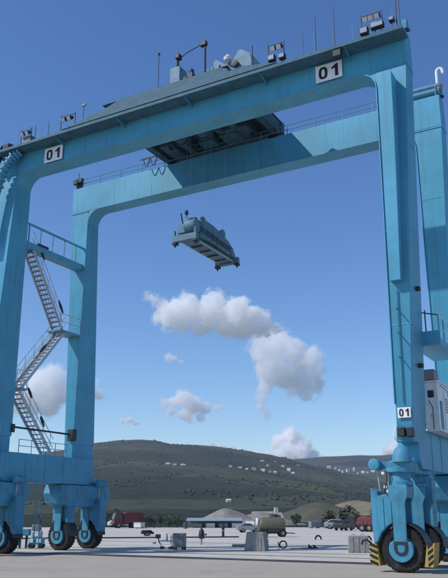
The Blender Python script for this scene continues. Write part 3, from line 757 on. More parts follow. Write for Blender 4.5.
MB().tube([(-23.55, 6.9, 23.7), (-23.55, 6.9, 24.95)], .02, 6).build('aerial_post', M['dark'], crane)
fl = MB().box(-23.62, -23.25, 6.4, 6.62, 23.85, 24.2).box(-23.22, -22.85, 6.4, 6.62, 23.9, 24.22).build('floodlight', M['dark'], crane, bevel=.03)
MB().box(-23.5, -23.0, 6.625, 6.75, 23.6, 23.95).build('stand', M['dark'], fl)

# ------------------------------------------------------------------ trolley on the girders
trol = empty('crane_trolley', (-11.2, 3.8, 23.72))
tag(trol, 'dark machinery trolley riding on top of the two crane girders', 'trolley')
T0, T1 = -16.4, -8.0
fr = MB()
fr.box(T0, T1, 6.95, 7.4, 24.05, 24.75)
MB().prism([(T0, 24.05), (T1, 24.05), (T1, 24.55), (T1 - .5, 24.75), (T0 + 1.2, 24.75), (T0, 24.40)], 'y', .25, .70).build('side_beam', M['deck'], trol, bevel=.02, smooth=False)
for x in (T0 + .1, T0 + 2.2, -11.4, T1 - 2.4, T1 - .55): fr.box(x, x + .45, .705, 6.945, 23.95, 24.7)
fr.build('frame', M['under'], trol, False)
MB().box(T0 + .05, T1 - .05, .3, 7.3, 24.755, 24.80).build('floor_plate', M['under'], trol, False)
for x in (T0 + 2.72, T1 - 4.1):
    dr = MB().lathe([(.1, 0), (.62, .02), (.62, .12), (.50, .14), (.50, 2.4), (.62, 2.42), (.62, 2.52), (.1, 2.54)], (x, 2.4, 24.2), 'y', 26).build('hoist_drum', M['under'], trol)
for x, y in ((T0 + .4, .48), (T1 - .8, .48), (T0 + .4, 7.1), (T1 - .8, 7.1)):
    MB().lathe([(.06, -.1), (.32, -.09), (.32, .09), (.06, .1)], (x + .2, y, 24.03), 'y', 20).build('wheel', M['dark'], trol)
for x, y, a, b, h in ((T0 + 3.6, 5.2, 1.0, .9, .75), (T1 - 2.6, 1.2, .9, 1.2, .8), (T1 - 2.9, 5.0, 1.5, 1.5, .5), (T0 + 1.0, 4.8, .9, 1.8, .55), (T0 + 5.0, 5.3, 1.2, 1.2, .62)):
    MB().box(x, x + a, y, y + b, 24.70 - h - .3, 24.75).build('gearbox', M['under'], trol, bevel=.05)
for k in range(6):
    y = .9 + k * 1.05
    MB().lathe([(.06, -.06), (.28, -.05), (.22, 0), (.28, .05), (.06, .06)], (T0 + 1.7 + (k % 2) * 5.2, y, 23.95), 'x', 18).build('rope_sheave', M['dark'], trol)
for k in range(2):
    x0 = T0 - .1 - .55 * k; pts = [(x0 - .5 * i / 8, 6.2, 24.15 - (.55 - .05 * k) * (1 - (2 * i / 8 - 1) ** 2)) for i in range(9)]
    MB().tube(pts, .035, 6).build('festoon_cable', M['dark'], trol)
MB().bar((T0 + .2, 6.2, 24.22), (T0 - 1.4, 6.2, 24.22), .06, .08).build('festoon_rail', M['under'], trol)
for k in range(7):
    x = T0 + .7 + k * 1.1; y = 1.4 + (k * 1.7) % 4.2
    MB().tube([(x, y, 24.1), (x + .2, y + .3, 23.72), (x + .6, y + .5, 23.66), (x + .9, y + .6, 24.1)], .05, 7).build('cable_loop', M['dark'], trol)
# machinery that shows above the walkway line
cb = MB().box(-12.28, -11.62, 1.2, 2.0, 24.80, 26.45).build('control_cabinet', M['bluegrey'], trol, bevel=.03)
MB().tube([(-11.95, 1.5, 26.45), (-11.95, 1.5, 27.0), (-11.9, 1.45, 27.35)], [.10, .08, .05], 8).build('camera_mast', M['dark'], trol)
MB().box(-12.0, -11.72, 1.25, 1.6, 27.05, 27.35).build('camera_head', M['dark'], trol, bevel=.03)
MB().tube([(-11.7, 1.5, 27.2), (-11.3, 1.5, 27.38), (-10.2, 1.5, 27.62)], .03, 6).build('davit_arm', M['dark'], trol)
MB().tube([(-10.12, 1.5, 24.8), (-10.12, 1.5, 27.6)], .06, 8).build('davit_post', M['dark'], trol)
MB().box(-10.42, -10.02, 1.38, 1.62, 27.42, 27.72).build('davit_head', M['dark'], trol, bevel=.04)
MB().tube([(-13.28, 1.5, 24.8), (-13.28, 1.5, 27.85)], .02, 6).build('aerial', M['dark'], trol)
MB().lathe([(.01, -.09), (.07, -.05), (.07, .05), (.01, .09)], (-13.28, 1.5, 27.92), 'z', 12).build('aerial_ball', M['dark'], trol)
mm = [(-11.4, 25.6, .35, .3), (-11.0, 25.75, .30, .45), (-10.75, 25.45, .40, .25), (-10.5, 25.2, .3, .35), (-11.2, 25.1, .6, .4), (-9.85, 25.0, .26, .5), (-9.55, 25.1, .22, .42)]
for x, z, w, h in mm: MB().box(x - w / 2, x + w / 2, 1.35, 1.35 + w, z - h, z + h * .4).build('motor_block', M['dark'] if w < .36 else M['under'], trol, bevel=.04)
MB().lathe([(.03, -.1), (.15, -.06), (.15, .12), (.03, .16)], (-11.02, 1.5, 26.0), 'z', 10).build('beacon', M['dark'], trol)
for x, z in ((-9.95, 25.3), (-9.7, 25.35), (-9.3, 25.4)): MB().tube([(x, 1.3, 24.8), (x + .18, 1.3, z + .35)], .05, 8).build('pipe', M['galv'], trol)
hs = MB().prism([(-9.5, 24.8), (-9.5, 26.1), (-9.3, 26.15), (-8.75, 25.7), (-8.3, 25.75), (-7.95, 26.3), (-7.75, 26.32), (-7.15, 25.85), (-7.1, 24.8)], 'y', 1.35, 3.4).build('machinery_housing', M['bluegrey'], trol, bevel=.03, smooth=False)
MB().lathe([(.03, -.2), (.2, -.1), (.24, .05), (.1, .22)], (-8.5, 1.2, 25.85), 'z', 14).build('exhaust_cowl', M['white'], trol)
MB().lathe([(.03, -.12), (.2, -.1), (.2, .1), (.03, .12)], (-8.05, 1.2, 25.4), 'y', 14).build('fan', M['dark'], trol)
MB().tube([(-7.0, 1.2, 24.8), (-7.0, 1.2, 26.2)], .03, 6).build('aerial', M['dark'], trol)
MB().box(-12.9, -9.5, 1.1, 1.35, 24.81, 25.02).build('cable_tray', M['bluegrey'], trol, False)

# ------------------------------------------------------------------ spreader hanging between the portals
spx, spy, spz = -11.0, 3.3, 15.75; SK = .77
spr = empty('container_spreader', (spx, spy, spz))
tag(spr, 'dark blue container spreader hanging in mid air below the trolley', 'spreader')
hb = MB().prism([(spy - 2.05, spz + .35), (spy - 2.05, spz + 1.45), (spy - 1.85, spz + 1.72), (spy - 1.3, spz + 1.84), (spy - .2, spz + 1.80), (spy + 1.0, spz + 1.62), (spy + 2.0, spz + 1.34), (spy + 2.7, spz + 1.0), (spy + 3.05, spz + .55), (spy + 3.0, spz + .25), (spy + 1.2, spz + .40), (spy - .6, spz + .45)], 'x', spx - .72, spx + .72)
hb.build('head_block', M['spread'], spr, bevel=.12, smooth=False)
MB().box(spx - .5, spx + .5, spy - 2.4, spy + 2.6, spz + .0, spz + .30).build('main_frame', M['spread'], spr, bevel=.03)
for sx in (-.30, .30): MB().box(spx + sx - .1, spx + sx + .1, spy - 2.98, spy + 3.05, spz + .1, spz + .36).build('telescopic_beam', M['galv'], spr, False)
for yy in (-3.0, 2.85):
    eb = MB().box(spx - .95, spx + .95, spy + yy, spy + yy + .36, spz - .10, spz + .36).build('end_beam', M['spread'], spr, bevel=.03)
    for sx in (-.82, .82):
        MB().box(spx + sx - .16, spx + sx + .16, spy + yy - .03, spy + yy + .39, spz - .26, spz - .102).build('corner_casting', M['dark'], eb, bevel=.03)
        MB().lathe([(.03, -.18), (.07, -.1), (.05, 0)], (spx + sx, spy + yy + .16, spz - .26), 'z', 10).build('twistlock', M['dark'], eb)
        if yy < 0: MB().bar((spx + sx, spy + yy + .1, spz + .3), (spx + sx * 1.04, spy + yy + .1, spz + .75), .12, .18).build('guide_flipper', M['spread'], eb)
for sx, sy in ((-.45, -1.3), (.45, -1.3), (-.45, 1.5), (.45, 1.5)):
    MB().lathe([(.08, -.07), (.34, -.06), (.28, 0), (.34, .06), (.08, .07)], (spx + sx, spy + sy, spz + 1.78), 'x', 20).build('sheave', M['spread'], spr)
MB().box(spx - .7, spx + .1, spy - 2.75, spy - 2.0, spz + .56, spz + 1.25).build('power_unit', M['spread'], spr, bevel=.05)
MB().lathe([(.45, 0), (.5, .1), (.5, .75), (.45, .85)], (spx - .1, spy - 2.55, spz + 1.0), 'x', 18).build('cable_basket', M['spread'], spr)
MB().tube([(spx - .4, spy - 2.5, spz + 1.2), (spx - .55, spy - 2.6, spz + 2.1)], .05, 8).build('cable_mast', M['dark'], spr)
MB().tube([(spx - .1, spy - 2.55, spz + 1.7), (spx - .12, spy - 2.55, spz + 2.0)], .03, 6).lathe([(.05, -.07), (.18, -.05), (.18, .05), (.05, .07)], (spx - .12, spy - 2.55, spz + 2.1), 'x', 14).build('lamp', M['dark'], spr)
for k in range(4): MB().tube([(spx - .6 + .3 * k, spy - 2.7, spz + .5), (spx - .7 + .35 * k, spy - 2.95, spz + .1), (spx - .5 + .3 * k, spy - 2.7, spz - .05)], .035, 6).build('hose', M['dark'], spr)
for sx, sy in ((-.45, -1.3), (.45, -1.3), (-.45, 1.5), (.45, 1.5)):
    MB().tube([(spx + sx, spy + sy, spz + 1.7), (spx + sx * 1.6, spy + sy * 1.05, spz + (24.3 - spz) / SK)], .0045, 5).build('hoist_rope', M['galv'], spr)

for k in range(7):     # side ribs, hose runs and lift lugs along the head block
    y = spy - 1.75 + k * .68; zt = spz + 1.55 - .03 * k * k
    MB().bar((spx + .735, y, spz + .5), (spx + .735, y, zt - .2), .09, .05, up=(1, 0, 0)).build('rib', M['spread'], spr, False)
for k, zz in enumerate((.78, 1.0)):
    MB().tube([(spx + .79, spy - 2.2, spz + zz), (spx + .80, spy - .8, spz + zz - .05), (spx + .80, spy + .7, spz + zz - .12), (spx + .79, spy + 2.2, spz + zz - .2)], .035, 6).build('hose', M['dark'], spr)
for y in (-1.4, -.3, .8, 1.9): MB().box(spx - .42, spx + .42, spy + y, spy + y + .12, spz - .09, spz - .005).build('cross_member', M['dark'], spr, False)
for sx in (-.58, .58): MB().tube([(spx + sx, spy - 2.9, spz + .05), (spx + sx, spy + 2.9, spz + .05)], .05, 8).build('torsion_rod', M['galv'], spr)
MB().box(spx - .2, spx + .5, spy - 2.35, spy - 2.06, spz + 1.0, spz + 1.75).build('valve_block', M['dark'], spr, bevel=.05)

spr.scale = (SK, SK, SK)

# ------------------------------------------------------------------ things standing in the yard
def thing(name, loc, rz, label, cat, group=None):
    o = empty(name, loc, None, rz); return tag(o, label, cat, group)
def lp(m, name, mat, parent, bevel=0.0, smooth=True):
    q = m.build(name, mat, None, smooth, off=(0, 0, 0), bevel=bevel); q.parent = parent; return q
RZ = PHI
def block(loc, w, h, d, rz, label, taper, group):
    e = thing('concrete_block', loc, rz, label, 'concrete block', group)
    lp(MB().frust((-w / 2, w / 2, -d / 2, d / 2, 0), (-w / 2 + taper, w / 2 - taper, -d / 2 + taper * .6, d / 2 - taper * .6, h)), 'body', M['concrete'], e, .03, False)
    for x in (-w * .30, -w * .02, w * .27):
        lp(MB().frust((x - .05, x + .05, -d / 2 - .025, -d / 2 + .3, .06), (x - .05 , x + .05, -d / 2 + taper * .6 - .025, -d / 2 + .3, h - .06)), 'rib', M['concrete'], e, .012, False)
    for x in (-w * .22, w * .22):
        lp(MB().tube([(x - .09, 0, h - .02), (x - .08, 0, h + .07), (x, 0, h + .10), (x + .08, 0, h + .07), (x + .09, 0, h - .02)], .012, 6), 'lifting_eye', M['dark'], e)
    return e
block((-12.1, 11.1, 0), 1.22, 1.05, 1.1, RZ - .25, 'grey concrete block with sloping sides, beside the olive tank trailer', .12, 'concrete counterweight blocks')
block((-6.2, 11.9, 0), 1.12, .88, .9, RZ - .12, 'squat square grey concrete block standing nearest the striped wheel guard', .03, 'concrete counterweight blocks')

# grey cabinet on feet and the white cart beside it
e = thing('steel_cabinet', (-16.65, 9.9, 0), RZ - .2, 'grey steel cabinet on short feet beside the small white cart', 'cabinet')
lp(MB().box(-.34, .34, -.30, .34, .16, .92), 'body', M['acgrey'], e, .02)
lp(MB().box(-.36, .36, -.32, .36, .922, .95), 'lid', M['galv'], e, .01)
lp(MB().box(-.30, -.01, -.325, -.303, .22, .88), 'door', M['acgrey'], e, .008); lp(MB().box(.01, .30, -.325, -.303, .22, .88), 'door', M['acgrey'], e, .008)
for x in (-.27, .27):
    for y in (-.22, .26): lp(MB().box(x - .06, x + .06, y - .06, y + .06, 0, .158), 'foot', M['dark'], e)
e = thing('hand_cart', (-17.75, 10.3, 0), RZ - .2, 'small white two-tier cart left of the grey cabinet', 'cart')
lp(MB().box(-.45, .30, -.28, .28, .16, .26), 'platform', M['white'], e, .015); lp(MB().box(-.42, .25, -.25, .25, .30, .42), 'lower_crate', M['white'], e, .015)
lp(MB().box(-.38, -.03, -.22, .2, .52, .92), 'upper_box', M['white'], e, .02); lp(MB().box(.08, .24, -.2, .2, .44, .82), 'upper_box', M['white'], e, .02)
lp(MB().box(-.42, .26, -.24, .24, .45, .515), 'shelf', M['acgrey'], e, .01)
lp(MB().box(-.74, -.46, -.16, .16, .62, .86), 'battery', M['dark'], e, .03); lp(MB().bar((-.6, 0, .62), (-.44, 0, .2), .06, .06), 'arm', M['dark'], e)
for x in (-.34, .2):
    for y in (-.24, .24): lp(MB().lathe([(.02, -.03), (.085, -.03), (.085, .03), (.02, .03)], (x, y, .085), 'y', 14), 'wheel', M['rubber'], e)

# hooded marker post
e = thing('marker_post', (-19.3, 16.9, 0), RZ, 'pale post with a dark pointed hood standing alone on the concrete', 'post')
lp(MB().tube([(0, 0, 0), (0, 0, .42)], .05, 10), 'stem', M['concrete'], e)
lp(MB().lathe([(.10, .40), (.21, .43), (.22, .62), (.17, .92), (.06, 1.10), (.02, 1.12)], (0, 0, 0), 'z', 14), 'hood', M['dark'], e)
lp(MB().box(.24, .36, -.05, .05, .62, .74), 'lamp', M['dark'], e, .015); lp(MB().bar((.1, 0, .66), (.3, 0, .67), .03, .03), 'arm', M['dark'], e)
e = thing('bollard', (-27.0, 33.7, 0), RZ, 'black bollard at the end of the long dark kerb', 'bollard')
lp(MB().lathe([(.17, 0), (.17, .08), (.12, .10), (.12, .74), (.18, .80), (.18, .92), (.08, .98)], (0, 0, 0), 'z', 16), 'body', M['dark'], e)
lp(MB().box(-.12, .10, -.13, -.115, .5, .62), 'plate', M['acgrey'], e)

# olive tank trailer
e = thing('tank_trailer', (-23.1, 36.0, 0), RZ + .12, 'olive rounded tank trailer standing behind the sloping concrete block', 'tank trailer')
M['olive'] = surf('olive_tank_paint', (0.135, 0.120, 0.082), 0.6, var=0.2, scale=2, streak=.5, grime=.4, dirt=(.06, .055, .04))
M['sandpaint'] = surf('tan_board', (.30, .27, .19), .8, var=.2)
lp(MB().lathe([(.1, -1.32), (.5, -1.28), (.64, -1.12), (.68, -.9), (.68, .9), (.64, 1.12), (.5, 1.22), (.1, 1.28)], (0, 0, 1.02), 'x', 26), 'tank', M['olive'], e)
lp(MB().box(-.9, .9, -.2, .2, 1.68, 1.76), 'walk_board', M['sandpaint'], e, .01)
lp(MB().lathe([(.22, 1.66), (.22, 1.82), (.08, 1.85)], (-.2, 0, 0), 'z', 16), 'manhole', M['acgrey'], e)
lp(MB().lathe([(.02, -1.50), (.33, -1.47), (.36, -1.33), (.02, -1.30)], (0, -.1, 1.34), 'x', 18), 'end_drum', M['white'], e)
lp(MB().box(-1.35, 1.40, -.42, .42, .30, .42), 'chassis', M['dark'], e, .02)
for x in (-.75, .95):
    for y in (-.52, .52):
        w = lp(MB().lathe([(.12, -.1), (.30, -.1), (.34, -.06), (.34, .06), (.30, .1), (.12, .1)], (x, y, .34), 'y', 20), 'tyre', M['rubber'], e)
        lp(MB().lathe([(.03, -.11), (.17, -.11), (.17, .11), (.03, .11)], (x, y, .34), 'y', 14), 'hub', M['acgrey'], e)
lp(MB().bar((1.4, 0, .36), (2.2, 0, .30), .10, .08), 'drawbar', M['dark'], e)
lp(MB().box(-1.2, 1.2, -.62, -.56, .62, .78), 'side_rail', M['dark'], e, .01)

# old tyre, rod and chocks on the concrete
e = thing('old_tyre', (-11.8, 14.1, 0), RZ, 'thin worn tyre standing upright on the pale concrete', 'tyre')
prof = [(.17, -.05), (.22, -.07), (.25, -.05), (.25, .05), (.22, .07), (.17, .05)]
vs = []; fs = []; n = 26
for k, (r, h) in enumerate(prof):
    for j in range(n):
        a = 2 * pi * j / n; vs.append((r * sin(a), h, .25 + r * cos(a)))
for k in range(6):
    for j in range(n): fs.append((k * n + j, k * n + (j + 1) % n, ((k + 1) % 6) * n + (j + 1) % n, ((k + 1) % 6) * n + j))
lp(MB().add(vs, fs), 'tread_ring', M['rubber'], e)
lp(MB().tube([(-.26, -.1, 0), (-.30, 0, .42)], .03, 8), 'prop', M['dark'], e)
tag(MB().tube([(-11.4, 14.3, .03), (-10.6, 14.95, .05), (-10.2, 15.3, .035)], .028, 8).build('steel_rod', M['dark'], None), 'thin dark steel rod lying on the concrete next to the upright tyre', 'rod')
for x, y, lab in ((-10.75, 15.9, 'small black wheel chock lying beyond the thin steel rod'), (-10.35, 15.75, 'second small black wheel chock, further from the upright tyre')):
    b = MB().prism([(-.14, 0), (.14, 0), (.14, .06), (.02, .09), (-.10, .22), (-.14, .22)], 'y', -.08, .08); o = b.build('wheel_chock', M['rubber'], None, False, off=(0, 0, 0), bevel=.01); o.location = (x, y, .008); o.rotation_euler.z = RZ; tag(o, lab, 'chock', 'wheel chocks on the concrete')
for loc, lab in (((-16.15, 30.3, 0), 'short black hose arched on the concrete, alone mid yard'), ((-11.8, 30.0, 0), 'short black hose arched on the ground near the blue wheel casing')):
    b = MB().tube([(-.22, 0, .03), (-.2, 0, .2), (-.08, 0, .33), (.1, 0, .33), (.22, 0, .22), (.26, 0, .05)], .07, 8); o = b.build('rubber_hose', M['rubber'], None, off=(0, 0, 0)); o.location = loc; o.rotation_euler.z = RZ; tag(o, lab, 'hose', 'black hoses on the concrete')
# broken pallets and boards
M['wood'] = surf('weathered_board', (0.33, 0.31, 0.28), 0.9, var=.25, scale=5, grime=.3)
def pallet(loc, rz, label, tilt=0.0):
    e = thing('wooden_pallet', loc, rz, label, 'pallet', 'weathered pallets left of the concrete block'); e.rotation_euler.x = tilt
    for k in range(5): lp(MB().box(-.6, .6, -.40 + k * .18, -.28 + k * .18, .11, .132), 'plank', M['wood'], e)
    for y in (-.36, 0, .36): lp(MB().box(-.58, .58, y - .04, y + .04, .0, .108), 'runner', M['wood'], e)
pallet((-15.3, 15.4, .01), RZ + .3, 'weathered pallet lying flat, nearest the sloping concrete block')
pallet((-15.9, 16.6, .01), RZ - .4, 'weathered pallet lying flat behind another pallet')
pallet((-14.6, 16.4, .36), RZ + .1, 'weathered pallet tipped up on its edge', 1.15)
o = MB().lathe([(.02, 0), (.12, .03), (.14, .09), (.08, .16), (.02, .17)], (0, 0, 0), 'z', 9).build('loose_stone', M['concrete'], None, False, off=(0, 0, 0)); o.location = (-23.1, 16.7, 0); tag(o, 'small grey stone left of the white cart', 'stone')

# ------------------------------------------------------------------ vehicles at the back of the yard
def wheels(e, xs, y, r, w=.2):
    for x in xs:
        for sy in (-y, y):
            t = lp(MB().lathe([(.5 * r, -w / 2), (.88 * r, -w / 2), (r, -w * .3), (r, w * .3), (.88 * r, w / 2), (.5 * r, w / 2)], (x, sy, r), 'y', 18), 'wheel', M['rubber'], e)
            lp(MB().lathe([(.03, -w / 2 - .01), (.5 * r, -w / 2 - .01), (.5 * r, w / 2 + .01), (.03, w / 2 + .01)], (x, sy, r), 'y', 12), 'rim', M['acgrey'], t)
def car(loc, rz, mat, label, L=4.2, H=1.42, van=False):
    e = thing('parked_car' if not van else 'parked_van', loc, rz, label, 'van' if van else 'car', 'vehicles parked along the back of the yard')
    h = L / 2
    if van: prof = [(-h, .35), (h, .35), (h, .85), (h - .5, 1.05), (h - 1.1, H), (-h + .1, H), (-h, H - .15)]
    else: prof = [(-h, .32), (h, .32), (h, .68), (h - .95, .88), (h - 1.65, H), (-h + 1.0, H), (-h + .25, .92), (-h, .85)]
    lp(MB().prism(prof, 'y', -.82, .82), 'body', mat, e, .06, False)
    if van: gl = [(h - .62, 1.06), (h - 1.15, H - .08), (h - 2.0, H - .08), (h - 2.0, 1.06)]
    else: gl = [(h - 1.12, .90), (h - 1.70, H - .07), (-h + 1.06, H - .07), (-h + .5, .92)]
    for sy in (-1, 1): lp(MB().prism(gl, 'y', *sorted((sy * .822, sy * .835))), 'side_window', M['glass'], e, 0, False)
    lp(MB().bar((h - (.56 if van else 1.02), 0, 1.02 if van else .90), (h - (1.12 if van else 1.66), 0, H - .06), 1.4, .02, up=(0, 0, 1)), 'windscreen', M['glass'], e)
    for sy in (-.6, .6): lp(MB().box(h - .02, h + .03, sy - .14, sy + .14, .58, .70), 'headlight', M['lamp'], e, .01)
    lp(MB().box(h - .02, h + .06, -.8, .8, .34, .5), 'bumper', M['dark'], e, .02)
    wheels(e, (-h + .8, h - .85), .72, .32)
    return e
M['carwhite'] = surf('white_car_paint', (.72, .73, .74), .3, var=.04, spec=.6)
M['carblack'] = surf('black_car_paint', (.015, .016, .018), .3, var=.1, spec=.6)
M['cargrey'] = surf('silver_car_paint', (.30, .32, .34), .35, .3, var=.06, spec=.6)
M['red'] = surf('faded_red_paint', (.15, .038, .036), .6, var=.2, scale=2, grime=.35, dirt=(.07, .05, .045))
M['tarp'] = surf('maroon_tarpaulin', (.125, .040, .042), .85, var=.25, scale=1.5, grime=.3, dirt=(.06, .04, .04), bump=.3, bscale=6)
def truck(loc, rz, label, cabmat, loadmat, L=5.0, H=2.3):
    e = thing('parked_truck', loc, rz, label, 'truck', 'vehicles parked along the back of the yard'); h = L / 2
    lp(MB().box(-h, h, -.45, .45, .55, .72), 'chassis', M['dark'], e, .02)
    c = lp(MB().prism([(h - 1.35, .6), (h, .6), (h, 1.25), (h - .25, H - .2), (h - .4, H - .1), (h - 1.35, H - .1)], 'y', -.98, .98), 'cab', cabmat, e, .05, False)
    lp(MB().bar((h + .01, 0, 1.3), (h - .23, 0, H - .28), 1.6, .02), 'windscreen', M['glass'], c)
    for sy in (-1, 1): lp(MB().prism([(h - 1.1, 1.3), (h - .25, 1.3), (h - .42, H - .3), (h - 1.1, H - .3)], 'y', *sorted((sy * .982, sy * .995))), 'side_window', M['glass'], c, 0, False)
    for sy in (-.7, .7): lp(MB().box(h, h + .03, sy - .14, sy + .14, .8, .96), 'headlight', M['lamp'], e, .01)
    sec = [(-h, .74), (h - 1.45, .74), (h - 1.45, H - .45), (h - 1.6, H - .12), (h - 2.2, H), (-h + .5, H), (-h + .12, H - .3), (-h, H - .7)]
    lp(MB().prism(sec, 'y', -1.0, 1.0), 'load_body', loadmat, e, .10, False)
    for x in (-h + .9, h - 2.3): lp(MB().box(x, x + .06, -1.03, 1.03, .8, H - .5), 'strap', M['dark'], e, .01)
    wheels(e, (-h + .7, -h + 1.6, h - .75), .85, .45, .28); return e
truck((-61.9, 66.4, 0), RZ + .35, 'dark red truck with a rounded covered load, parked far behind the left bogie', M['tarp'], M['tarp'], 4.7, 2.35).scale = (-1, 1, 1)
truck((-21.6, 61.0, 0), RZ - .5, 'red flat-nosed truck parked close behind the blue wheel casing', M['red'], M['red'], 3.6, 1.75)
car((-35.2, 33.2, 0), RZ + .2, M['carblack'], 'low black car parked near the long dark kerb', 1.9, .95).scale = (.62, .62, .55)
car((-33.0, 50.5, 0), RZ + .15, M['cargrey'], 'silver car parked left of the olive tank trailer', 3.4, 1.2).scale = (.85, .85, .85)
car((-31.5, 75.0, 0), RZ - .3, M['cargrey'], 'silver car in the far vehicle row, next to the black van', 3.6, 1.35)
car((-28.0, 75.0, 0), RZ + .4, M['carblack'], 'black van in the far vehicle row between two cars', 3.4, 1.8, True)
car((-25.2, 72.5, 0), RZ + 1.2, M['carwhite'], 'white van in the far vehicle row, beside the red truck', 3.4, 1.7, True)
car((-27.2, 66.0, 0), RZ + .9, M['carblack'], 'black car parked in front of the far vehicle row', 3.0, 1.25)
car((-66.8, 70.5, 0), RZ + .3, M['carwhite'], 'white car half hidden left of the dark red truck', 3.2, 1.3)

M['plaster'] = surf('pale_plaster', (.62, .60, .56), .85, var=.1, scale=.4)
rc = random.Random(12)
spots = [(-18.9, 118, 'crate', 'left of the bushes'), (-12.6, 116, 'crate', 'in front of the bushes'), (13.6, 117, 'crate', 'left of the far vehicle row'), (15.2, 116, 'drum', 'left of the far vehicle row'), (19.4, 112, 'drum', 'in front of the far vehicle row'), (3.9, 112, 'crate', 'in front of the long shed'), (-5.6, 113, 'drum', 'at the left end of the long shed')]
for k, (s, t, kd, where) in enumerate(spots):
    x, y = far(s, t); h = rc.uniform(.7, 1.3)
    if kd == 'crate':
        e = thing('storage_crate', (x, y, .007), RZ + rc.uniform(-.6, .6), 'pale storage crate on the concrete ' + where, 'crate', 'crates at the back of the yard'); w = rc.uniform(1.0, 1.9)
        lp(MB().box(-w / 2, w / 2, -.5, .5, .12, h), 'body', M['plaster'] if k % 2 else M['acgrey'], e, .03)
        lp(MB().box(-w / 2 - .04, w / 2 + .04, -.54, .54, h + .002, h + .08), 'lid', M['wood'], e, .01)
        for xx in (-w / 3, w / 3): lp(MB().box(xx - .08, xx + .08, -.5, .5, 0, .118), 'skid', M['wood'], e)
    else:
        e = thing('steel_drum', (x, y, .007), 0, 'dark steel drum standing ' + where, 'drum', 'drums at the back of the yard')
        lp(MB().lathe([(.28, 0), (.30, .02), (.30, .3), (.315, .32), (.30, .34), (.30, .6), (.315, .62), (.30, .64), (.30, .9), (.27, .92)], (0, 0, 0), 'z', 18), 'body', M['under'], e)
        lp(MB().lathe([(.02, .92), (.05, .925), (.05, .95), (.02, .955)], (.15, 0, 0), 'z', 8), 'cap', M['dark'], e)

# compressor set standing under the left sill, and the two access poles beside it
e = thing('mobile_compressor', (-25.6, 7.4, 0), RZ, 'mobile compressor with white panels and a black stack, seen under the left sill', 'compressor')
lp(MB().box(-.42, .42, -.35, .35, .22, .62), 'tank_frame', M['paint2'], e, .03)
for x in (-.22, .2): lp(MB().box(x - .14, x + .14, -.385, -.352, .34, .56), 'panel', M['white'], e, .01)
lp(MB().box(-.30, .30, -.25, .25, .63, 1.02), 'engine_cover', M['galv'], e, .04); lp(MB().box(-.1, .22, -.275, -.252, .70, .95), 'panel', M['white'], e, .01)
lp(MB().box(-.34, .22, -.2, .2, 1.03, 1.42), 'cooler', M['acgrey'], e, .05)
lp(MB().tube([(.05, 0, 1.4), (.08, 0, 1.65), (-.02, 0, 1.95)], [.16, .13, .07], 10), 'exhaust_stack', M['dark'], e)
for x in (-.3, .3):
    for y in (-.3, .3): lp(MB().lathe([(.03, -.05), (.16, -.05), (.16, .05), (.03, .05)], (x, y, .16), 'y', 14), 'wheel', M['rubber'], e)
lp(MB().box(-1.25, -.45, -.25, .3, .75, 1.15), 'fuel_tank', M['paint2'], e, .06)
lp(MB().box(-1.1, -.98, -.1, .02, 0, .748), 'stand', M['dark'], e); lp(MB().box(-.7, -.58, -.1, .02, 0, .748), 'stand', M['dark'], e)
# ladder from the left sill to the ground
ld = empty('access_ladder', Vector((-22.0, 3.3, 0)) - world_loc(crane), crane)
for y in (-.2, .2): lp(MB().tube([(.12, y, .35), (.08, y, 3.75)], .03, 8), 'stile', M['bluesteel'], ld)
for k in range(10): lp(MB().tube([(.12, -.2, .5 + k * .33), (.12, .2, .5 + k * .33)], .015, 6), 'rung', M['bluesteel'], ld)

# ------------------------------------------------------------------ buildings, mounds and trees beyond the yard
M['shedroof'] = surf('pale_sheet_roof', (.30, .37, .40), .5, .1, var=.12, scale=1.5, streak=.3)
M['tile'] = surf('clay_roof', (.24, .15, .11), .85, var=.2, scale=1.0)
M['roofpale'] = surf('pale_fibre_roof', (.34, .32, .28), .85, var=.15, scale=.8)
def shed(s, t, L, D, H, label):
    x, y = far(s, t); e = thing('open_shed', (x, y, 0), RZ, label, 'shed')
    lp(MB().prism([(-D / 2 - .3, H), (D / 2 + .3, H + .35), (D / 2 + .3, H + .45), (-D / 2 - .3, H + .12)], 'x', -L / 2, L / 2), 'roof', M['shedroof'], e, 0, False)
    lp(MB().box(-L / 2, L / 2, D / 2 - .12, D / 2, 0, H + .3), 'back_wall', M['acgrey'], e)
    k = int(L / 2.6)
    for i in range(k + 1):
        xx = -L / 2 + .1 + (L - .2) * i / k; lp(MB().box(xx - .07, xx + .07, -D / 2, -D / 2 + .14, 0, H + .05), 'post', M['dark'], e)
    for i in range(4): lp(MB().box(-L / 2 + 1 + i * L / 4.3, -L / 2 + 2.4 + i * L / 4.3, -1.6, -.6, 0, H * .7), 'stored_crate', M['plaster' if i % 2 else 'acgrey'], e, .03)
    return e
shed(-1.5, 121.0, 8.6, 4.0, 1.0, 'long low open shed with a pale blue roof, left of the tank trailer')
def house(name, loc, rz, L, D, H, rh, wall, roof, label, cat, group, chim=False, win=False):
    e = thing(name, loc, rz, label, cat, group)
    w = lp(MB().box(-L / 2, L / 2, -D / 2, D / 2, -2.0, H), 'wall', wall, e)
    r = lp(MB().prism([(-D / 2 - .4, H - .1), (0, H + rh), (D / 2 + .4, H - .1)], 'x', -L / 2 - .3, L / 2 + .3), 'roof', roof, e, 0, False)
    if chim: lp(MB().box(L * .28, L * .28 + .9, -.5, .4, H + .2, H + rh + 1.0), 'chimney', M['plaster'], r)
    if win:
        for i in range(3):
            xw = -L * .32 + i * L * .32
            f = lp(MB().box(xw - .55, xw + .55, -D / 2 - .05, -D / 2 + .02, H * .40, H * .78), 'window', M['plaster'], e); lp(MB().box(xw - .45, xw + .45, -D / 2 - .07, -D / 2 - .052, H * .43, H * .75), 'pane', M['glass'], f)
    return e
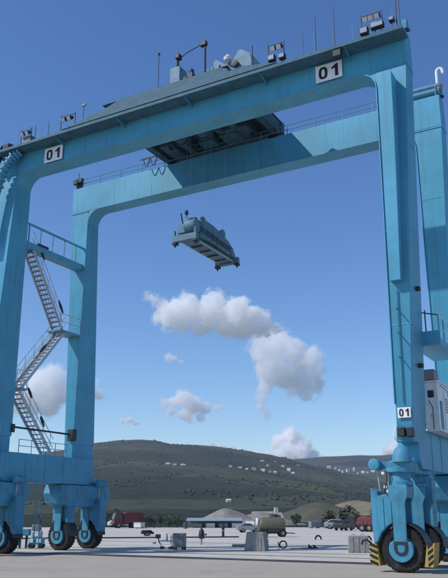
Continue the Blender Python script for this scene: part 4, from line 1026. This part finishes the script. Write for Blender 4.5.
x, y = far(10.8, 196); house('farm_house', (x, y, hill_h(10.8, 196)), RZ + .15, 7.0, 5.0, .9, 1.7, M['roofpale'], M['roofpale'], 'pale roofed house with a white chimney above the tank trailer', 'house', 'houses beyond the yard', True, True)

def mound(name, s, t, rs, rt, h, mat, label, seed):
    n1, n2 = 22, 8; x0, y0 = far(s, t); vs = [(0, 0, h)]; fs = []
    for i in range(1, n2 + 1):
        u = i / n2
        for j in range(n1):
            a = 2 * pi * j / n1; q = 1 + .22 * noise.noise((cos(a) * 1.5 + seed, sin(a) * 1.5, u))
            hh = h * (1 - u ** 1.15) * (1 + .3 * noise.noise((cos(a) * u * 2 + seed, sin(a) * u * 2, 5)))
            p = R * (cos(a) * u * rs * q) + F * (sin(a) * u * rt * q); vs.append((p.x, p.y, hh if i < n2 else -.2))
    for j in range(n1): fs.append((0, 1 + j, 1 + (j + 1) % n1))
    for i in range(n2 - 1):
        for j in range(n1): fs.append((1 + i * n1 + j, 1 + (i + 1) * n1 + j, 1 + (i + 1) * n1 + (j + 1) % n1, 1 + i * n1 + (j + 1) % n1))
    o = MB().add(vs, fs).build(name, mat, None, True, off=(0, 0, 0)); o.location = (x0, y0, max(0, hill_h(s, t) - .3) if t > 126 else 0)
    o.data.set_sharp_from_angle(angle=radians(120)); return tag(o, label, 'mound', 'spoil mounds beyond the yard')
M['gravel'] = surf('pale_gravel', (.23, .215, .19), .95, var=.25, scale=.7, grime=.3, dirt=(.12, .12, .09), bump=.5, bscale=4)
M['earth'] = surf('grassy_earth', (.085, .082, .055), .95, var=.35, scale=.25, grime=.5, dirt=(.045, .055, .03), bump=.5, bscale=2)
M['sand'] = surf('tan_earth', (.19, .165, .11), .95, var=.25, scale=.2, grime=.4, dirt=(.10, .10, .06), bump=.4, bscale=2)
mound('gravel_mound', 0.5, 138, 7.5, 6, 3.0, M['gravel'], 'pale gravel heap behind the long low shed', 1.0)
mound('gravel_mound', 6.5, 150, 9, 7, 2.4, M['gravel'], 'lower pale gravel heap towards the olive tank trailer', 4.0)
mound('earth_mound', 26, 215, 17, 20, 5.2, M['earth'], 'broad dark grassy mound behind the vehicle row', 9.0)
mound('earth_mound', 47, 260, 26, 24, 6.2, M['sand'], 'tan earth bank rising behind the red truck', 14.0)

def tree(name, x, y, z, h, w, mat, label, seed, n=260, cat='tree', group='trees along the back of the yard'):
    r = random.Random(seed); e = thing(name, (x, y, z), 0, label, cat, group)
    tr = MB().tube([(0, 0, -.2), (.02 * h, .01 * h, .25 * h), (.0, .02 * h, .6 * h)], [.045 * h, .03 * h, .012 * h], 7)
    for k in range(4):
        a = r.random() * 6.28; tr.tube([(0, .01 * h, (.25 + .07 * k) * h), (cos(a) * w * .22, sin(a) * w * .22, (.45 + .08 * k) * h), (cos(a) * w * .36, sin(a) * w * .36, (.56 + .08 * k) * h)], [.018 * h, .012 * h, .005 * h], 5)
    lp(tr, 'trunk', M['bark'], e)
    cl = [(r.gauss(0, .22) * w, r.gauss(0, .22) * w, h * (.32 + .5 * r.random())) for _ in range(9)]
    m = MB()
    for _ in range(n):
        c = r.choice(cl); d = Vector((r.gauss(0, 1), r.gauss(0, 1), r.gauss(0, .8))).normalized() * (w * .20 * (.5 + .6 * r.random()))
        p = Vector(c) + d; s_ = .055 * h * (.6 + .9 * r.random())
        q = Matrix.Rotation(r.random() * 6.28, 3, 'Z') @ Matrix.Rotation(r.uniform(-1.2, 1.2), 3, 'X')
        m.add([p + q @ Vector(v) for v in ((-s_, -s_ * .6, 0), (s_ * .9, -s_ * .5, .2 * s_), (s_, s_ * .7, 0), (-s_ * .7, s_ * .6, -.2 * s_))], [(0, 1, 2, 3)])
    lp(m, 'crown', mat, e, 0, False); return e
r = random.Random(21)
row = [(-14.6, 2.3, 'taller'), (-13.2, 1.6, ''), (-12.1, 2.0, ''), (-10.9, 1.5, ''), (-9.9, 2.4, ''), (-8.6, 1.7, ''), (-7.4, 1.9, ''), (-6.3, 1.4, '')]
ords = ['first', 'second', 'third', 'fourth', 'fifth', 'sixth', 'seventh', 'eighth']
for k, (s, h, _) in enumerate(row):
    x, y = far(s, 121 + r.uniform(-1.5, 1.5)); tree('bush', x, y, 0, h, h * 1.15, M['leaf1'], f'dark green bush in the row right of the red truck, {ords[k]} from it', 40 + k, 200, 'bush', 'dark bushes along the back of the yard')
row2 = [(17.6, 3.0), (20.2, 3.6), (22.3, 2.4), (24.8, 3.2)]
for k, (s, h) in enumerate(row2):
    x, y = far(s, 128 + r.uniform(-1, 3)); tree('olive_tree', x, y, hill_h(s, 130), h, h * 1.0, M['leaf2'], f'olive coloured tree behind the far vehicle row, {ords[k]} from the left', 60 + k, 300, 'tree', 'olive trees behind the vehicles')
for k, (s, h) in enumerate([(-22.5, 3.4), (-20.2, 2.6), (-18.2, 3.1), (8.6, 2.4), (12.0, 2.2)]):
    x, y = far(s, 129 + r.uniform(-1, 4)); tree('dark_tree', x, y, hill_h(s, 130), h, h * .95, M['leaf1'], f'dark tree beyond the yard edge, {ords[k]} of the scattered ones from the left', 80 + k, 300, 'tree', 'scattered dark trees beyond the yard')

# white houses scattered over the hillside
def slope_spot(px, py, t0, t1):
    """walk up the slope until the ground reaches the wanted height angle"""
    best = None; t = t0
    while t < t1:
        z = t * .957; 
        for _ in range(3):
            s = (px - 224) / K * z; h = hill_h(s, t) - CAM.z; z = t * .957 + h * .2896
        q = 289 - K * (h * .957 - t * .2896) / z
        if best is None or abs(q - py) < best[0]: best = (abs(q - py), s, t, h + CAM.z)
        t += 12
    return best[1:]
hs = [(168, 477, 'bright white house at the left of the small cluster high on the hill'), (175, 475.6, 'pale house in the middle of the small cluster high on the hill'), (183, 475, 'pale house at the right of the small cluster high on the hill'),
      (230.5, 467.5, 'pale house alone on the upper hillside, left of the long village'), (247, 470, 'white house at the left end of the long hillside village'), (254, 470.2, 'white house second along the long hillside village'),
      (262.5, 461.5, 'bright white house near the ridge, topmost of the village'), (275, 462.5, 'white house near the ridge right of the topmost house'), (263, 471, 'white house below the topmost house of the village'),
      (270, 473, 'pale house low in the middle of the village'), (275, 473.6, 'pale house low in the village, right of its middle'), (298, 466.5, 'small white house where the two ridges meet'), (240, 468.6, 'small pale house between the lone house and the village'), (283, 466.8, 'small white house just under the ridge, right part of the village'), (289, 470.2, 'small pale house right of the village, below the ridge'), (268, 466, 'small white house midway between the topmost and lower village houses'), (293, 474, 'lowest small pale house right of the village')]
for k, (px, py, lab) in enumerate(hs):
    s, t, h = slope_spot(px, py, 1500, 2570); x, y = far(s, t); r = random.Random(k)
    house('hill_house', (x, y, h - .5), RZ + r.uniform(-.5, .5), r.uniform(4.5, 9), r.uniform(5, 7), r.uniform(2.5, 4.5), r.uniform(1.4, 2.2), M['plaster'], M['tile'] if k % 2 == 1 else M['plaster'], lab, 'house', 'white houses on the near hill')
hs2 = [(306, 468, 'white house at the left end of the far ridge village'), (312, 469.5, 'wide white house second in the far ridge village'), (325.5, 472, 'low pale house under the middle of the far ridge village'), (329, 468, 'upper white house in the middle of the far ridge village'), (336, 469, 'white house right of the middle of the far ridge village'),
       (339.5, 471, 'small white house just below another in the far ridge village'), (348, 472, 'tall bright white house in the far ridge village'), (363, 473, 'long white house towards the right of the far ridge village'), (367.5, 473.2, 'pale house beside the long white house on the far ridge'), (373, 472, 'white house at the right end of the far ridge village'), (318, 470.8, 'small pale house left of the middle of the far ridge village'), (333, 472.8, 'small pale house lowest in the middle of the far ridge village'), (343, 473.4, 'small low white house left of the tall bright one'), (354, 471.2, 'small white house right of the tall bright one'), (358, 474, 'small pale house left of the long white house on the far ridge')]
for k, (px, py, lab) in enumerate(hs2):
    s, t, h = slope_spot(px, py, 2900, 4560); x, y = far(s, t); r = random.Random(50 + k)
    house('hill_house', (x, y, h - .5), RZ + r.uniform(-.4, .4), r.uniform(9, 20) if 'small' not in lab else 8, r.uniform(10, 13), r.uniform(5, 9) if 'tall' not in lab else 14, r.uniform(2.5, 4.5), M['plaster'], M['plaster'] if k % 2 else M['tile'], lab, 'house', 'white houses on the far ridge')
s, t, h = slope_spot(228.5, 502, 300, 900); x, y = far(s, t); house('hill_house', (x, y, h - .3), RZ + .3, 3.6, 3.4, 2.0, 1.0, M['plaster'], M['plaster'], 'single white cottage low on the green fields', 'house', 'houses beyond the yard')

# ------------------------------------------------------------------ clouds: real puffs of vapour, far off
def cloudmat(CLOUD_DENS, ragged=False):
    m = bpy.data.materials.new('ragged_vapour' if ragged else 'cloud_vapour'); m.use_nodes = True; t = m.node_tree
    t.nodes.remove(t.nodes['Principled BSDF']); v = N(t, 'VolumePrincipled')
    v.inputs['Color'].default_value = (1, 1, 1, 1); v.inputs['Density'].default_value = CLOUD_DENS; v.inputs['Anisotropy'].default_value = 0.0
    if ragged:
        g = N(t, 'NewGeometry'); n = N(t, 'TexNoise'); n.inputs['Scale'].default_value = 0.016; n.inputs['Detail'].default_value = 5; n.inputs['Roughness'].default_value = .62
        t.links.new(g.outputs['Position'], n.inputs['Vector'])
        r_ = N(t, 'MapRange'); r_.inputs[1].default_value = .44; r_.inputs[2].default_value = .70; r_.inputs[3].default_value = 0; r_.inputs[4].default_value = CLOUD_DENS
        t.links.new(n.outputs[0], r_.inputs[0]); t.links.new(r_.outputs[0], v.inputs['Density'])
    t.links.new(v.outputs[0], t.nodes['Material Output'].inputs['Volume']); return m
M['cloud'] = cloudmat(0.015); M['wisp'] = cloudmat(0.015, True)
tex1 = bpy.data.textures.new('puff_large', 'CLOUDS'); tex1.noise_scale = 120; tex1.noise_depth = 4
tex2 = bpy.data.textures.new('puff_small', 'CLOUDS'); tex2.noise_scale = 38; tex2.noise_depth = 5
def sky_pt(px, py, D):
    r_, v_ = (px - 224) / K, (289 - py) / K
    fw = cos(PITCH) - v_ * sin(PITCH); u = sin(PITCH) + v_ * cos(PITCH)
    d = R * r_ + F * fw + Vector((0, 0, u)); return CAM + d * (D / fw)
UV = None
def cloud(D, blobs, label, vox, disp, seed, squash=1.0):
    sc = D / K; r = random.Random(seed); m = MB(); c0 = sky_pt(blobs[0][0], blobs[0][1], D)
    for px, py, rad in blobs:
        p = sky_pt(px, py, D) - c0 + F * r.uniform(-.6, .6) * rad * sc
        m.lathe([(max(.001, rad * sc * sin(pi * i / 10)), -rad * sc * squash * cos(pi * i / 10)) for i in range(11)], p, 'z', 16)
    o = m.build('cloud', M['cloud'], None, False, off=(0, 0, 0)); o.location = c0
    md = o.modifiers.new('fuse', 'REMESH'); md.mode = 'VOXEL'; md.voxel_size = vox
    for tx, k in ((tex1, disp * 1.9), (tex2, disp * .8)):
        d = o.modifiers.new('billow', 'DISPLACE'); d.texture = tx; d.strength = k; d.mid_level = .5; d.texture_coords = 'GLOBAL'
    w = bpy.data.objects.new('wisp', o.data.copy()); COL.objects.link(w); w.parent = o; w.data.materials.clear(); w.data.materials.append(M['wisp'])
    md = w.modifiers.new('fuse', 'REMESH'); md.mode = 'VOXEL'; md.voxel_size = vox
    for tx, k in ((tex1, disp * 3.4), (tex2, disp * 1.6)):
        d = w.modifiers.new('billow', 'DISPLACE'); d.texture = tx; d.strength = k; d.mid_level = .42; d.texture_coords = 'GLOBAL'
    return tag(o, label, 'cloud', 'white clouds in the blue sky')
A = [(148, 298, 3), (155, 301, 5), (176, 306, 9), (190, 304, 11), (215, 304, 11), (240, 306, 11), (200, 328, 9), (240, 327, 12), (258, 329, 12), (150, 299, 3), (156, 302, 4), (163, 308, 7), (160, 317, 7), (170, 316, 11), (182, 312, 14), (195, 312, 15), (208, 310, 13), (205, 322, 12), (222, 312, 14), (236, 315, 14), (250, 318, 13), (262, 322, 12), (272, 328, 10), (281, 333, 6), (180, 325, 8), (225, 325, 11), (248, 330, 9), (262, 334, 7)]
B = [(283, 343, 10), (300, 345, 9), (312, 358, 10), (316, 372, 9), (305, 392, 8), (318, 384, 9), (255, 355, 6), (262, 352, 12), (275, 350, 14), (290, 353, 15), (300, 360, 13), (308, 367, 10), (312, 352, 6), (270, 370, 15), (285, 375, 16), (300, 380, 11), (266, 385, 9), (312, 384, 9), (320, 388, 6), (292, 390, 8), (262, 398, 6), (260, 408, 5), (265, 414, 4), (295, 342, 6)]
C = [(166, 403, 5), (175, 402, 8), (183, 399, 9), (193, 406, 10), (205, 408, 8), (216, 408, 6), (184, 415, 8), (200, 417, 6), (172, 411, 6), (223, 407, 3)]
D_ = [(168, 357, 3.5), (174, 359, 4), (180, 362, 3.5)]
E_ = [(20, 392, 14), (38, 385, 16), (52, 380, 14), (62, 390, 13), (48, 402, 13), (76, 392, 14), (90, 392, 10), (98, 395, 7), (30, 405, 10), (10, 405, 9)]
F_ = [(280, 442, 8), (292, 438, 9), (302, 446, 8), (286, 452, 10), (298, 457, 10), (312, 458, 7), (322, 462, 6), (270, 458, 7)]
G_ = [(122, 421, 3.0), (129, 421, 4), (136, 423, 3.0)]
H_ = [(212, 445, 3.5), (222, 447, 4.5), (232, 449, 4), (246, 452, 4)]
I_ = [(388, 452, 5), (396, 448, 7), (402, 455, 7)]
cloud(5000, A, 'long white cloud with a wispy tail, hanging below the spreader', 7, 46, 1)
cloud(3900, B, 'tall bulging white cloud with a grey base, right of the long cloud', 6, 36, 2)
cloud(5200, C, 'small low flat cloud in the middle of the portal opening', 6, 30, 3, .8)
cloud(5200, D_, 'faint wisp of cloud under the long white cloud', 5, 22, 4, .6)
cloud(5000, E_, 'white cloud behind the left legs and stairs', 7, 44, 5)
cloud(12500, F_, 'pale cloud rising from behind the ridge', 16, 70, 6)
cloud(12500, G_, 'tiny pale cloud just above the left ridge', 12, 40, 7, .6)
cloud(12500, H_, 'thin pale cloud bank lying along the ridge top', 12, 50, 8, .5)
cloud(12500, I_, 'pale cloud low beside the foot of the blue leg', 12, 50, 9)

# ------------------------------------------------------------------ haze over land
hz = MB().box(-9100, 9100, -9100, 9100, -1.0, 352).build('haze', M['cloud'], None, False)
m = bpy.data.materials.new('thin_sea_haze'); m.use_nodes = True; t = m.node_tree; t.nodes.remove(t.nodes['Principled BSDF'])
v = N(t, 'VolumePrincipled'); v.inputs['Color'].default_value = (.82, .90, 1.0, 1); v.inputs['Density'].default_value = 0.00008; v.inputs['Anisotropy'].default_value = 0.2
t.links.new(v.outputs[0], t.nodes['Material Output'].inputs['Volume']); hz.data.materials.clear(); hz.data.materials.append(m)
tag(hz, 'thin pale haze over the yard and hills', 'haze', kind='stuff')
